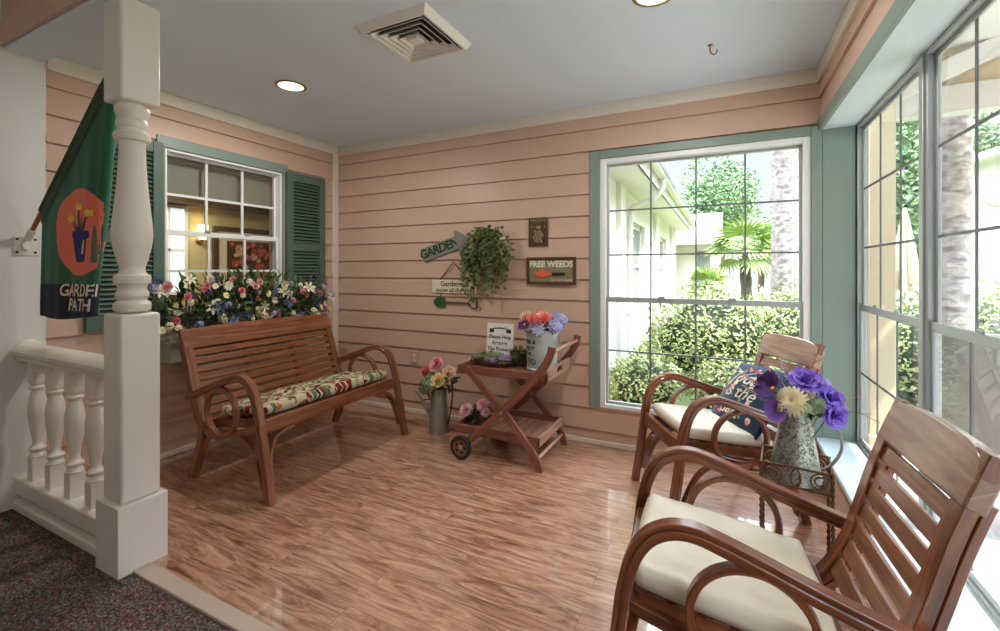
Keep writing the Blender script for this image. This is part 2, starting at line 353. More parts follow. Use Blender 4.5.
class MB:
    def __init__(self):
        self.v = []; self.f = []; self.u = []; self.m = []
    def face(self, idx, uv=None, m=0):
        self.f.append(tuple(idx)); self.u.append(uv or [(0, 0)] * len(idx)); self.m.append(m)
    def add(self, verts, faces, m=0, M4=None):
        b = len(self.v)
        for p in verts:
            p = V(p); self.v.append(M4 @ p if M4 else p)
        for f in faces:
            self.face([b + i for i in f], [(verts[i][0], verts[i][1]) for i in f], m)
    def box(self, lo, hi, m=0, M4=None):
        x0, y0, z0 = lo; x1, y1, z1 = hi
        if x0 > x1: x0, x1 = x1, x0
        if y0 > y1: y0, y1 = y1, y0
        if z0 > z1: z0, z1 = z1, z0
        P = [(x0, y0, z0), (x1, y0, z0), (x1, y1, z0), (x0, y1, z0), (x0, y0, z1), (x1, y0, z1), (x1, y1, z1), (x0, y1, z1)]
        F = [(0, 3, 2, 1), (4, 5, 6, 7), (0, 1, 5, 4), (1, 2, 6, 5), (2, 3, 7, 6), (3, 0, 4, 7)]
        d = (x1 - x0, y1 - y0, z1 - z0); g = d.index(max(d))
        b = len(self.v)
        for p in P: self.v.append(M4 @ V(p) if M4 else V(p))
        for f in F:
            pts = [P[i] for i in f]
            ax = [a for a in range(3) if max(q[a] for q in pts) - min(q[a] for q in pts) > 1e-9]
            if len(ax) < 2: ax = [0, 1]
            if g in ax: ua = g; va = [a for a in ax if a != g][0]
            else: ua, va = ax[0], ax[1]
            self.face([b + i for i in f], [(q[ua], q[va] + 0.37 * q[(3 - ua - va) % 3]) for q in pts], m)
    def cbox(self, c, s, m=0, M4=None):
        self.box([c[i] - s[i] / 2 for i in range(3)], [c[i] + s[i] / 2 for i in range(3)], m, M4)
    def sweep(self, path, B, w, t, m=0, ch=0.25, w1=None, t1=None):
        """chamfered rectangular bar along path; w along B, t across"""
        path = [V(p) for p in path]; B = V(B).normalized()
        n = len(path); b = len(self.v); L = 0; us = []
        for i, p in enumerate(path):
            T = (path[min(i + 1, n - 1)] - path[max(i - 1, 0)]).normalized()
            Nn = T.cross(B).normalized()
            B2 = Nn.cross(T).normalized()
            k = i / (n - 1)
            W = (w if w1 is None else w + (w1 - w) * k) / 2; H = (t if t1 is None else t + (t1 - t) * k) / 2
            c = min(W, H) * ch
            for a, q in ((W - c, H), (W, H - c), (W, -H + c), (W - c, -H), (-W + c, -H), (-W, -H + c), (-W, H - c), (-W + c, H)):
                self.v.append(p + B2 * a + Nn * q)
            if i: L += (p - path[i - 1]).length
            us.append(L)
        per = [0, .004, t, t + .004, t + w, t + w + .004, 2 * t + w, 2 * t + w + .004, 2 * t + 2 * w]
        for i in range(n - 1):
            for k in range(8):
                a0, a1 = b + i * 8 + k, b + i * 8 + (k + 1) % 8
                self.face((a0, a0 + 8, a1 + 8, a1), [(us[i], per[k]), (us[i + 1], per[k]), (us[i + 1], per[k + 1]), (us[i], per[k + 1])], m)
        self.face([b + k for k in range(8)], None, m)
        self.face([b + (n - 1) * 8 + k for k in reversed(range(8))], None, m)
    def tube(self, path, r, n=8, m=0, closed=False, cap=True):
        path = [V(p) for p in path]; k = len(path); b = len(self.v)
        rs = r if isinstance(r, (list, tuple)) else [r] * k
        prev = None; L = 0; us = []
        for i, p in enumerate(path):
            if closed: T = path[(i + 1) % k] - path[(i - 1) % k]
            else: T = path[min(i + 1, k - 1)] - path[max(i - 1, 0)]
            T.normalize()
            if prev is None:
                a = V((0, 0, 1)) if abs(T.z) < .9 else V((1, 0, 0))
                X = T.cross(a).normalized()
            else:
                X = prev - T * prev.dot(T)
                X = X.normalized() if X.length > 1e-6 else T.orthogonal().normalized()
            prev = X; Y = T.cross(X)
            for j in range(n):
                an = 2 * pi * j / n
                self.v.append(p + (X * math.cos(an) + Y * math.sin(an)) * rs[i])
            if i: L += (p - path[i - 1]).length
            us.append(L)
        for i in range(k if closed else k - 1):
            i2 = (i + 1) % k
            for j in range(n):
                j2 = (j + 1) % n
                self.face((b + i * n + j, b + i * n + j2, b + i2 * n + j2, b + i2 * n + j),
                          [(us[i], j * .01), (us[i], j * .01 + .01), (us[i2], j * .01 + .01), (us[i2], j * .01)], m)
        if cap and not closed:
            self.face([b + j for j in reversed(range(n))], None, m)
            self.face([b + (k - 1) * n + j for j in range(n)], None, m)
    def lathe(self, prof, n=24, m=0, M4=None, sx=1, sy=1):
        b = len(self.v); k = len(prof)
        for r, z in prof:
            for j in range(n):
                a = 2 * pi * j / n; p = V((r * math.cos(a) * sx, r * math.sin(a) * sy, z))
                self.v.append(M4 @ p if M4 else p)
        for i in range(k - 1):
            for j in range(n):
                j2 = (j + 1) % n
                self.face((b + i * n + j, b + i * n + j2, b + (i + 1) * n + j2, b + (i + 1) * n + j),
                          [(prof[i][1], j * .02), (prof[i][1], j * .02 + .02), (prof[i + 1][1], j * .02 + .02), (prof[i + 1][1], j * .02)], m)
        if prof[0][0] > 1e-5: self.face([b + j for j in reversed(range(n))], None, m)
        if prof[-1][0] > 1e-5: self.face([b + (k - 1) * n + j for j in range(n)], None, m)
    def prism(self, poly, t, M4=None, m=0, z0=0.0):
        """2D outline in local XY, extruded along Z from z0 to z0+t"""
        b = len(self.v); n = len(poly)
        for z in (z0, z0 + t):
            for q in poly:
                p = V((q[0], q[1], z)); self.v.append(M4 @ p if M4 else p)
        self.face([b + i for i in reversed(range(n))], [(poly[i][0], poly[i][1]) for i in reversed(range(n))], m)
        self.face([b + n + i for i in range(n)], [(q[0], q[1]) for q in poly], m)
        for i in range(n):
            j = (i + 1) % n
            self.face((b + i, b + j, b + n + j, b + n + i), [(poly[i][0], poly[i][1]), (poly[j][0], poly[j][1]), (poly[j][0], poly[j][1] + t), (poly[i][0], poly[i][1] + t)], m)
    def leaf(self, base, d, up, L, W, curl=0.0, m=0, fold=0.15):
        """a pointed leaf of real shape, six triangles/quads"""
        base, d = V(base), V(d).normalized(); up = V(up)
        s = d.cross(up)
        s = s.normalized() if s.length > 1e-4 else d.orthogonal().normalized()
        nrm = s.cross(d).normalized()
        b = len(self.v)
        pts = []
        for t, w in ((0, .0), (.3, .85), (.62, 1), (1, 0)):
            c = base + d * (L * t) + nrm * (curl * L * t * t)
            if w == 0: pts.append([c])
            else: pts.append([c - s * (W * w / 2) + nrm * fold * W, c, c + s * (W * w / 2) + nrm * fold * W])
        for q in pts: self.v.extend(q)
        i0, i1, i2, i3 = b, b + 1, b + 4, b + 7
        for f in ((i0, i1 + 1, i1), (i0, i1 + 2, i1 + 1), (i1, i1 + 1, i2 + 1, i2), (i1 + 1, i1 + 2, i2 + 2, i2 + 1), (i2, i2 + 1, i3), (i2 + 1, i2 + 2, i3)):
            self.face(f, None, m)
    def build(self, name, mats, parent=None, bevel=0.0, smooth=True, seg=2, loc=None):
        me = bpy.data.meshes.new(name)
        me.from_pydata([tuple(p) for p in self.v], [], self.f)
        if not isinstance(mats, (list, tuple)): mats = [mats]
        for m in mats: me.materials.append(m)
        me.polygons.foreach_set('material_index', self.m)
        uv = me.uv_layers.new(name='UVMap')
        flat = [c for f in self.u for q in f for c in q]
        uv.data.foreach_set('uv', flat)
        if smooth:
            me.polygons.foreach_set('use_smooth', [True] * len(me.polygons))
            bm = bmesh.new(); bm.from_mesh(me)
            for e in bm.edges:
                if len(e.link_faces) == 2 and e.calc_face_angle(0) > 0.62: e.smooth = False
            bm.to_mesh(me); bm.free()
        me.update()
        o = bpy.data.objects.new(name, me); COL.objects.link(o)
        if parent: o.parent = parent
        if loc: o.location = loc
        if bevel:
            bv = o.modifiers.new('edge', 'BEVEL'); bv.width = bevel; bv.segments = seg; bv.limit_method = 'ANGLE'; bv.angle_limit = 0.7
        return o

def tag(o, label=None, cat=None, group=None, kind=None):
    if label: o['label'] = label
    if cat: o['category'] = cat
    if group: o['group'] = group
    if kind: o['kind'] = kind
    return o

def thing(name, label, cat, loc=(0, 0, 0), rz=0.0, group=None):
    o = bpy.data.objects.new(name, None); COL.objects.link(o)
    o.empty_display_size = 0.1
    o.location = loc; o.rotation_euler = (0, 0, rz)
    return tag(o, label, cat, group)

def struct(name, mb, mats, bevel=0.0, parent=None, smooth=True):
    o = mb.build(name, mats, parent, bevel, smooth)
    if not parent: o['kind'] = 'structure'
    return o

def kids(o): return [c for c in bpy.data.objects if c.parent is o]
def dup(o, parent=None):
    c = o.copy(); COL.objects.link(c)
    c.parent = parent
    for k in kids(o): dup(k, c)
    return c

# ------------------------------------------------------------------ lettering
def glyphs(s, size, bold=0.0, shear=0.0, align='CENTER', space=1.0):
    cu = bpy.data.curves.new('lettering', 'FONT')
    cu.body = s; cu.size = size; cu.offset = bold; cu.shear = shear; cu.align_x = align; cu.space_character = space
    cu.align_y = 'CENTER'; cu.resolution_u = 3
    o = bpy.data.objects.new('lettering', cu); COL.objects.link(o)
    dg = bpy.context.evaluated_depsgraph_get(); dg.update()
    me = o.evaluated_get(dg).to_mesh()
    vs = [(v.co.x, v.co.y) for v in me.vertices]; fs = [tuple(p.vertices) for p in me.polygons]
    o.evaluated_get(dg).to_mesh_clear()
    bpy.data.objects.remove(o); bpy.data.curves.remove(cu)
    return vs, fs

def write(mb, s, size, M4, m=0, **k):
    """flat letters in the local XY plane of M4"""
    vs, fs = glyphs(s, size, **k)
    b = len(mb.v)
    for x, y in vs: mb.v.append(M4 @ V((x, y, 0)))
    for f in fs: mb.face([b + i for i in f], None, m)

def write_on(mb, s, size, fn, m=0, **k):
    vs, fs = glyphs(s, size, **k)
    b = len(mb.v)
    for x, y in vs: mb.v.append(fn(x, y))
    for f in fs: mb.face([b + i for i in f], None, m)

# wall-facing frame: local X to the right (+X), local Y up (+Z), local Z towards the room (-Y)
def wallM(x, y, z, roll=0.0):
    return Matrix.Translation((x, y, z)) @ Matrix(((1, 0, 0, 0), (0, 0, -1, 0), (0, 1, 0, 0), (0, 0, 0, 1))) @ Matrix.Rotation(roll, 4, 'Z')
SUN_E, SKY_E, CAN_E, HALL_E, LOUNGE_E, EXPO = 13.0, 1.0, 12.0, 3.4, 50.0, 0.3
# ------------------------------------------------------------------ the room
XL, XR, YB, YF, ZC = -3.37, 0.53, 3.22, 1.10, 2.455
COURSE, Z0 = 0.1557, 0.103
HALL_Y, HALL_Z = -3.2, 2.95

def siding(mb, mapf, a0, a1, z0, z1, openings=(), m=0):
    """lap boards: mapf(a, depth, z) -> point; depth grows towards the room"""
    k = math.floor((z0 - Z0) / COURSE)
    while Z0 + k * COURSE < z1:
        b0, b1 = Z0 + k * COURSE, Z0 + (k + 1) * COURSE
        lo, hi = max(b0, z0), min(b1 - .007, z1)
        k += 1
        if hi - lo < 1e-4: continue
        br = sorted({lo, hi} | {z for o in openings for z in (o[2], o[3]) if lo < z < hi})
        for s0, s1 in zip(br, br[1:]):
            mid = (s0 + s1) / 2
            cuts = sorted((o[0], o[1]) for o in openings if o[2] < mid < o[3])
            segs = []; p = a0
            for c0, c1 in cuts:
                if c0 > p: segs.append((p, c0))
                p = max(p, c1)
            if p < a1: segs.append((p, a1))
            dep = lambda z: 0.019 - 0.014 * (z - b0) / COURSE
            for q0, q1 in segs:
                d0, d1 = dep(s0), dep(s1)
                b = len(mb.v)
                mb.v += [mapf(q0, d0, s0), mapf(q1, d0, s0), mapf(q1, d1, s1), mapf(q0, d1, s1), mapf(q0, 0, s0), mapf(q1, 0, s0)]
                mb.face((b, b + 1, b + 2, b + 3), None, m)
                if s0 == lo: mb.face((b + 4, b + 5, b + 1, b), None, m)
                if s1 == hi: mb.v += [mapf(q1, -.003, s1), mapf(q0, -.003, s1)]; mb.face((b + 3, b + 2, b + 6, b + 7), None, m)

# floor and carpet
w = MB(); w.box((XL - .1, 1.0, -.12), (XR + .3, YB + .15, 0)); struct('floor', w, M['floor'], smooth=False)
w = MB(); w.box((XL - .1, HALL_Y - .1, -.12), (XR + .3, 1.0, -.004)); struct('floor_carpet', w, M['carpet'], smooth=False)
w = MB(); w.box((-2.2, .985, -.01), (XR, 1.05, .008)); struct('trim_threshold', w, M['strip'], bevel=.004)

# ceilings and the dropped beam
w = MB(); w.box((XL - .1, YF, ZC), (XR + .2, YB + .15, ZC + .12)); struct('ceiling', w, M['ceiling'], smooth=False)
w = MB(); w.box((XL - .1, HALL_Y - .1, HALL_Z), (XR + .2, .93, HALL_Z + .1)); struct('ceiling_hall', w, M['ceiling'], smooth=False)
w = MB()
w.box((XL, .93, 2.425), (XR, YF, 3.0), 0)
w.box((XL, .915, 2.425), (XR, .93, 2.53), 1)
struct('beam', w, [M['siding'], M['siding']], smooth=False)
w = MB(); w.box((XL, .935, 2.405), (XR, YF - .012, 2.425)); struct('trim_beam', w, M['ceiling'], bevel=.004)

# back wall
WB = (-.787, .474, .269, 2.06)       # big window opening: x0 x1 z0 z1
w = MB()
for lo, hi in (((XL - .15, YB, -.1), (WB[0], YB + .15, 2.6)), ((WB[1], YB, -.1), (XR + .22, YB + .15, 2.6)),
               ((WB[0], YB, -.1), (WB[1], YB + .15, WB[2])), ((WB[0], YB, WB[3]), (WB[1], YB + .15, 2.6))):
    w.box(lo, hi)
siding(w, lambda a, d, z: V((a, YB - d, z)), XL + .01, XR, 0.03, 2.39, [(WB[0] - .07, WB[1] + .06, WB[2], WB[3] + .05)])
struct('wall_back', w, M['siding'], smooth=False)

# left wall: bare drywall up to the post line, then siding
WL = (1.688, 2.585, .955, 2.085)
w = MB()
x = XL
for lo, hi, mm in (((x - .15, HALL_Y, -.1), (x, YF, 3.05), 1), ((x - .15, YF, -.1), (x, WL[0], 3.05), 0), ((x - .15, WL[1], -.1), (x, YB + .15, 3.05), 0),
               ((x - .15, WL[0], -.1), (x, WL[1], WL[2]), 0), ((x - .15, WL[0], WL[3]), (x, WL[1], 3.05), 0)):
    w.box(lo, hi, mm)
siding(w, lambda a, d, z: V((XL + d, a, z)), YF, YB - .08, 0.03, 2.39, [(WL[0], WL[1], WL[2], WL[3])])
w.box((XL, HALL_Y, 0), (XL + .014, YF, 2.44), 1)
struct('wall_left', w, [M['siding'], M['drywall']], smooth=False)

# right wall: low wall, header, recess
w = MB()
w.box((XR, HALL_Y, -.1), (XR + .25, YB, .245)); w.box((XR + .0, HALL_Y, 2.12), (XR + .25, YB, 3.05))
siding(w, lambda a, d, z: V((XR - d, a, z)), HALL_Y, YB, 0.03, .245)
siding(w, lambda a, d, z: V((XR - d, a, z)), YF, YB - .02, 2.15, 2.39)
w.box((XR, HALL_Y - .1, 0), (XR + .25, -.165, 3.0))
struct('wall_right', w, M['siding'], smooth=False)
w = MB(); w.box((XL - .15, HALL_Y - .12, -.1), (XR + .25, HALL_Y, 3.05)); struct('wall_hall', w, M['drywall'], smooth=False)

w = MB(); w.box((XR - .035, -.165, .245), (.70, YB - .001, .275)); struct('trim_sill', w, M['sill'], bevel=.006)
w = MB(); w.box((XR - .001, -.165, 2.086), (.75, YB - .001, 2.12)); struct('trim_soffit', w, M['sill'], bevel=.002)
w = MB(); w.box((XR - .02, -.165, 2.082), (XR, YB - .02, 2.15)); struct('trim_header', w, M['teal'], bevel=.003)
w = MB(); w.box((XR, YB - .02, .275), (.70, YB, 2.086)); struct('trim_jamb', w, M['teal'], bevel=.002)

# crown and corner boards
w = MB()
prof = [(0, 0), (.022, 0), (.022, .012), (.03, .02), (.03, .085), (0, .085)]
for M4, L in ((Matrix.Translation((XL + .02, YB, ZC - .085)) @ Matrix(((0, 0, 1, 0), (-1, 0, 0, 0), (0, 1, 0, 0), (0, 0, 0, 1))), XR - XL - .02),):
    w.prism(prof, L, M4)
struct('trim_crown_back', w, M['cream'], smooth=False)
w = MB(); w.box((XL, YF, ZC - .085), (XL + .03, YB, ZC)); struct('trim_crown_left', w, M['cream'], bevel=.004)
w = MB(); w.box((XR - .03, YF, ZC - .085), (XR, YB, ZC)); struct('trim_crown_right', w, M['cream'], bevel=.004)
w = MB(); w.box((XL, YB - .085, 0), (XL + .024, YB - .017, ZC - .08)); struct('trim_corner', w, M['cream'], bevel=.003)
w = MB(); w.box((XL, YB - .03, 0), (WB[1] + .06, YB - .012, .035)); struct('baseboard_back', w, M['cream'], bevel=.004)
w = MB(); w.box((XL + .012, 1.1, 0), (XL + .03, YB - .05, .035)); struct('baseboard_left', w, M['cream'], bevel=.004)

# casing of the big window
w = MB()
x0, x1, z0, z1 = WB
w.box((x0 - .075, YB - .026, z0 - .003), (x0, YB, z1 + .055)); w.box((x1, YB - .026, z0 - .003), (XR - .002, YB, z1 + .055)); w.box((x0, YB - .026, z1), (x1, YB, z1 + .055))
struct('trim_casing_back', w, M['teal'], bevel=.003)
w = MB()
y0, y1, z0, z1 = WL
w.box((XL, y0 - .05, z1), (XL + .026, y1 + .05, z1 + .075)); w.box((XL, y0 - .05, z0 - .05), (XL + .026, y0, z1)); w.box((XL, y1, z0 - .05), (XL + .026, y1 + .012, z1))
struct('trim_casing_left', w, M['teal'], bevel=.003)

# ------------------------------------------------------------------ windows
def sash_window(name, mapf, a0, a1, z0, z1, zm, ncol, nup, nlow, out=1, fw=.036, mun=.011, fr='frame_white', sashm='alu', munm='muntin', ss=.016, dd=1.0):
    """mapf(a, depth, z): depth runs outwards from the inner face of the frame"""
    def bx(mb, a, b, d0, d1, c, d, m=0):
        p, q = mapf(a, d0 * dd, c), mapf(b, d1 * dd, d)
        mb.box([min(p[i], q[i]) for i in range(3)], [max(p[i], q[i]) for i in range(3)], m)
    f = MB()
    bx(f, a0, a0 + fw, 0, .1, z0, z1); bx(f, a1 - fw, a1, 0, .1, z0, z1)
    bx(f, a0 + fw, a1 - fw, 0, .1, z0, z0 + fw * .8); bx(f, a0 + fw, a1 - fw, 0, .1, z1 - fw, z1)
    root = f.build(name, M[fr], None, .003); root['kind'] = 'structure'
    i0, i1, j0, j1 = a0 + fw, a1 - fw, z0 + fw * .8, z1 - fw
    s = ss
    for lbl, (c, d, dep, rows) in (('upper', (zm - .012, j1, .055, nup)), ('lower', (j0, zm + .022, .025, nlow))):
        r = MB()
        bx(r, i0, i0 + s, dep, dep + .025, c, d); bx(r, i1 - s, i1, dep, dep + .025, c, d)
        bx(r, i0 + s, i1 - s, dep, dep + .025, c, c + (s if lbl == 'upper' else s * 1.3)); bx(r, i0 + s, i1 - s, dep, dep + .025, d - (s if lbl == 'upper' else .036), d)
        so = r.build('sash', M[sashm], root, .002)
        g = MB(); c2, d2 = c + s, d - s
        for k in range(1, ncol):
            a = i0 + s + (i1 - i0 - 2 * s) * k / ncol
            bx(g, a - mun / 2, a + mun / 2, dep + .006, dep + .018, c2, d2)
        for k in range(1, rows):
            z = c2 + (d2 - c2) * k / rows
            bx(g, i0 + s, i1 - s, dep + .007, dep + .017, z - mun / 2, z + mun / 2)
        g.build('muntins', M[munm], so)
        p = MB(); bx(p, i0 + s, i1 - s, dep + .010, dep + .014, c2, d2); p.build('pane', M['glass'], so, smooth=False)
    lk = MB(); am = (a0 + a1) / 2
    for k in (.33, .67):
        am = a0 + (a1 - a0) * k
        bx(lk, am - .022, am + .022, .012, .03, zm + .022, zm + .036)
    lk.build('latch', M['alu'], root, .003)
    return root

sash_window('window_1', lambda a, d, z: V((a, YB - .012 + d, z)), WB[0], WB[1], WB[2], WB[3], 1.045, 4, 3, 2)
sash_window('window_2', lambda a, d, z: V((XL + .012 - d, a, z)), WL[0], WL[1], WL[2], WL[3], 1.515, 3, 2, 2, fw=.018, sashm='frame_white', munm='frame_white', mun=.018, ss=.016)
E1 = lambda a, d, z: V((.69 + d, a, z))
ys = [(2.275, 3.20, 3), (1.075, 2.235, 4), (-.125, 1.035, 4)]
for i, (a, b, n) in enumerate(ys):
    sash_window('window_%d' % (3 + i), E1, a, b, .275, 2.086, 1.045, n, 3, 2, fw=.018, fr='alu', sashm='alu', ss=.018, dd=.42)
    w = MB(); w.box((.682, b, .275), (.738, (ys[i - 1][0] if i else YB), 2.086)); struct('trim_%d' % (i + 1), w, M['alu'], bevel=.003)
w = MB()
w.box((.682, -.165, .275), (.738, -.125, 2.086)); struct('trim_9', w, M['alu'])

# ------------------------------------------------------------------ ceiling fittings
def can_light(x, y, label, glow):
    t = thing('recessed_light', label, 'ceiling light', (x, y, ZC), 0, 'round ceiling lights')
    r = MB(); r.lathe([(.095, 0), (.095, -.003), (.09, -.005), (.078, -.004), (.078, .0)], 32); r.build('trim_ring', M['brass'] if glow else M['white_paint'], t)
    d = MB(); d.lathe([(.0, -.0035), (.079, -.0035), (.079, -.001), (.0, -.001)], 32); d.build('lens', M['lamp_glow'], t)
    return t
can_light(-2.507, 1.996, 'lit round recessed ceiling light left of the square air vent, above the bench', True)
can_light(-.262, 2.03, 'lit round recessed ceiling light at the top edge, near the brass hook', True)

t = thing('air_vent', 'white square ceiling air vent with stepped concentric louvres', 'vent', (-1.393, 1.843, ZC))
w = MB(); h = .208
def ring(mb, a, za, b, zb, m=0, th=.003):
    A = [(-a, -a), (a, -a), (a, a), (-a, a)]; B = [(-b, -b), (b, -b), (b, b), (-b, b)]
    for i in range(4):
        j = (i + 1) % 4
        k = len(mb.v)
        mb.v += [V((*A[i], za)), V((*A[j], za)), V((*B[j], zb)), V((*B[i], zb)), V((*A[i], za + th)), V((*A[j], za + th)), V((*B[j], zb + th)), V((*B[i], zb + th))]
        for f in ((0, 1, 2, 3), (7, 6, 5, 4), (0, 4, 5, 1), (3, 2, 6, 7)): mb.face([k + q for q in f], None, m)
ring(w, h, -.0005, h - .022, -.036); ring(w, h - .022, -.036, h - .034, -.034); ring(w, h - .034, -.034, h - .036, -.012)
w.build('frame', M['white_paint'], t, smooth=False)
w = MB(); w.box((-h + .01, -h + .01, -.006), (h - .01, h - .01, -.003)); w.build('shade_backing', M['dark'], t)  # dark sheet stands in for the shade inside the duct
for i in range(4):
    a = h - .044 - i * .034
    w = MB(); ring(w, a, -.037, a - .005, -.037); ring(w, a, -.037, a - .024, -.012)
    w.build('louvre', M['white_paint'], t, smooth=False)
w = MB(); w.box((-.028, -.028, -.037), (.028, .028, -.012)); w.build('centre_plate', M['white_paint'], t)

w = MB(); w.lathe([(.0, 0), (.013, 0), (.013, -.003), (.006, -.006), (.0, -.006)], 16)
t = thing('ceiling_hook', 'small brass hook screwed into the ceiling above the window', 'hook', (-.057, 2.622, ZC))
w.build('plate', M['brass'], t)
w = MB(); w.tube(catmull([(0, 0, -.004), (0, 0, -.028), (.004, 0, -.042), (.018, 0, -.056), (.032, 0, -.046), (.034, 0, -.032)], 5), .0038, 8); w.build('hook', M['brass'], t)

# ------------------------------------------------------------------ post and balustrade
PX, PY = -2.292, 1.028
t = thing('porch_post', 'tall white turned post with square base at the end of the railing', 'post', (PX, PY, 0))
w = MB(); w.box((-.0925, -.0925, -.004), (.0925, .0925, .285)); w.build('plinth', M['white_paint'], t, .004)
w = MB(); w.box((-.074, -.074, .285), (.074, .074, 1.075)); w.build('lower_block', M['white_paint'], t, .012, seg=3)
def zv(v): return 1.26 + (270 - v) * 1.94 / 447
def turned(rows): return [(r, zv(v)) for v, r in rows]
rows = [(312, .05), (310.5, .062), (309, .0655), (304, .066), (302, .06), (300, .05), (298, .052), (296, .0585), (292.5, .0585), (290.5, .052), (288, .05), (285, .054), (283, .064), (279, .066), (275.5, .064), (274, .05), (270, .044), (266, .046), (260, .054), (250, .064), (242, .07), (235, .0725), (226, .071), (212, .0645), (196, .0575), (178, .0515), (160, .0475), (146, .0455), (143, .049), (141.5, .062), (138, .0665), (134.5, .063), (133, .05), (130, .049), (128, .0545), (125, .057), (122, .055), (120, .051), (117.5, .054), (114, .061), (110, .062), (107, .058), (104, .05)]
w = MB(); w.lathe(turned(rows), 40); w.build('turned_shaft', M['white_paint'], t)
w = MB(); w.box((-.074, -.074, zv(105.5)), (.074, .074, 2.406)); w.build('upper_block', M['white_paint'], t, .012, seg=3)

R0, R1 = XL + .014, PX - .07
t = thing('stair_railing', 'white wooden balustrade with turned balusters between wall and post', 'railing', ((R0 + R1) / 2, PY, 0))
hx = (R1 - R0) / 2
w = MB(); L = R1 - R0
prof = [(-.05, 0), (.05, 0), (.05, .018), (.066, .03), (.068, .05), (.056, .066), (.03, .076), (-.03, .076), (-.056, .066), (-.068, .05), (-.066, .03), (-.05, .018)]
w.prism(prof, L, Matrix.Translation((-hx, 0, .785)) @ Matrix(((0, 0, 1, 0), (-1, 0, 0, 0), (0, 1, 0, 0), (0, 0, 0, 1))))
w.build('handrail', M['cream'], t)
w = MB(); w.lathe([(0, 0), (.062, 0), (.062, .012), (.05, .02), (0, .02)], 24, M4=Matrix.Translation((-hx, 0, .823)) @ Matrix.Rotation(pi / 2, 4, 'Y')); w.build('wall_rosette', M['cream'], t)
w = MB(); w.box((-hx, -.052, .075), (hx, .052, .16)); w.build('bottom_rail', M['white_paint'], t, .008)
w = MB(); w.box((-hx, -.062, -.004), (hx, .062, .045)); w.build('base_shoe', M['white_paint'], t, .008)
brow = [(.276, .03), (.284, .036), (.295, .03), (.305, .026), (.315, .034), (.325, .035), (.335, .027), (.35, .019), (.38, .022), (.43, .03), (.49, .038), (.53, .0395), (.57, .037), (.61, .029), (.63, .024), (.637, .034), (.647, .035), (.655, .026), (.665, .031), (.675, .03)]
for bxp in (-3.235, -3.028, -2.82, -2.613, -2.42):
    b = MB(); b.box((-.03, -.03, .16), (.03, .03, .278)); b.box((-.03, -.03, .668), (.03, .03, .787)); b.lathe([(r_, z_) for z_, r_ in brow], 24)
    o = b.build('baluster', M['white_paint'], t); o.location = (bxp - (R0 + R1) / 2, 0, 0)

# ------------------------------------------------------------------ shutters, outlet
def shutter(y, label, sgn):
    t = thing('window_shutter', label, 'shutter', (XL + .034, y, .895), pi / 2, 'green louvred shutters')
    W, H, s = .405, 1.21, .062
    f = MB()
    f.box((-W / 2, -.016, 0), (-W / 2 + s, .016, H)); f.box((W / 2 - s, -.016, 0), (W / 2, .016, H))
    for z0, z1 in ((0, .09), (.53, .60), (H - .075, H)): f.box((-W / 2 + s, -.014, z0), (W / 2 - s, .014, z1))
    f.build('shutter_frame', M['shutter'], t, .002)
    for z0, z1 in ((.09, .53), (.60, H - .075)):
        lv = MB(); n = int((z1 - z0) / .0285)
        for k in range(n):
            z = z0 + (k + .5) * (z1 - z0) / n
            lv.cbox((0, 0, 0), (W - 2 * s, .005, .03), 0, Matrix.Translation((0, -.0005, z)) @ Matrix.Rotation(-.75, 4, 'X'))
        lv.build('louvre_panel', M['shutter'], t)
    bk = MB(); bk.box((-W / 2 + s, .013, .09), (W / 2 - s, .016, H - .07)); bk.build('shade_sheet', M['dark'], t)  # dark sheet paints the shade in the gaps between the louvres
    return t
shutter(1.465, 'dark green louvred shutter behind the turned post, left of the window', 1)
shutter(2.812, 'dark green louvred shutter right of the window, near the wall corner', -1)

t = thing('wall_outlet', 'beige wall outlet on the siding between bench and roses', 'outlet', (-2.43, YB - .012, .487))
w = MB(); w.box((-.037, -.012, -.057), (.037, 0.006, .057)); w.build('cover_plate', M['outlet'], t, .004)
w = MB()
for z in (-.022, .022): w.box((-.016, -.015, z - .014), (.016, -.012, z + .014))
w.build('socket', M['cream'], t, .003)
# ------------------------------------------------------------------ bentwood seats: x lateral, y backwards, z up, origin midway between the front feet
ARM = [(0, 0), (.028, .13), (.053, .25), (.076, .36), (.098, .46), (.125, .545), (.16, .602), (.21, .636), (.27, .643), (.34, .625), (.42, .596), (.52, .558), (.63, .517), (.745, .478)]
STILE = [(.842, .885), (.795, .78), (.757, .68), (.722, .575), (.69, .49), (.655, .415), (.612, .35), (.56, .312), (.49, .297), (.41, .30), (.32, .322), (.22, .352), (.10, .39)]
# the armchairs: a little smaller, arms set further forward, back more upright
ARM_C = [(0, 0), (.022, .13), (.040, .25), (.055, .36), (.068, .46), (.09, .545), (.124, .602), (.172, .634), (.23, .641), (.30, .623), (.385, .594), (.49, .556), (.61, .517), (.735, .478)]
STILE_C = [(.822, .925), (.782, .815), (.748, .71), (.718, .60), (.688, .50), (.652, .415), (.612, .35), (.56, .312), (.49, .297), (.41, .30), (.32, .322), (.22, .352), (.07, .395)]
REAR = [(.715, 0), (.685, .07), (.655, .14), (.628, .21), (.608, .28), (.60, .36)]

def P3(x, pts): return [V((x, a, b)) for a, b in pts]
def split_at(path, z):
    for i, p in enumerate(path):
        if p.z >= z: return path[:i + 1], path[i:]
def stile_at(path, z):
    for a, b in zip(path, path[1:]):
        if (a.z - z) * (b.z - z) <= 0 and a.z >= b.z:
            k = (a.z - z) / max(1e-9, a.z - b.z)
            return a.lerp(b, k), (a - b).normalized()
    return path[0], (path[0] - path[1]).normalized()

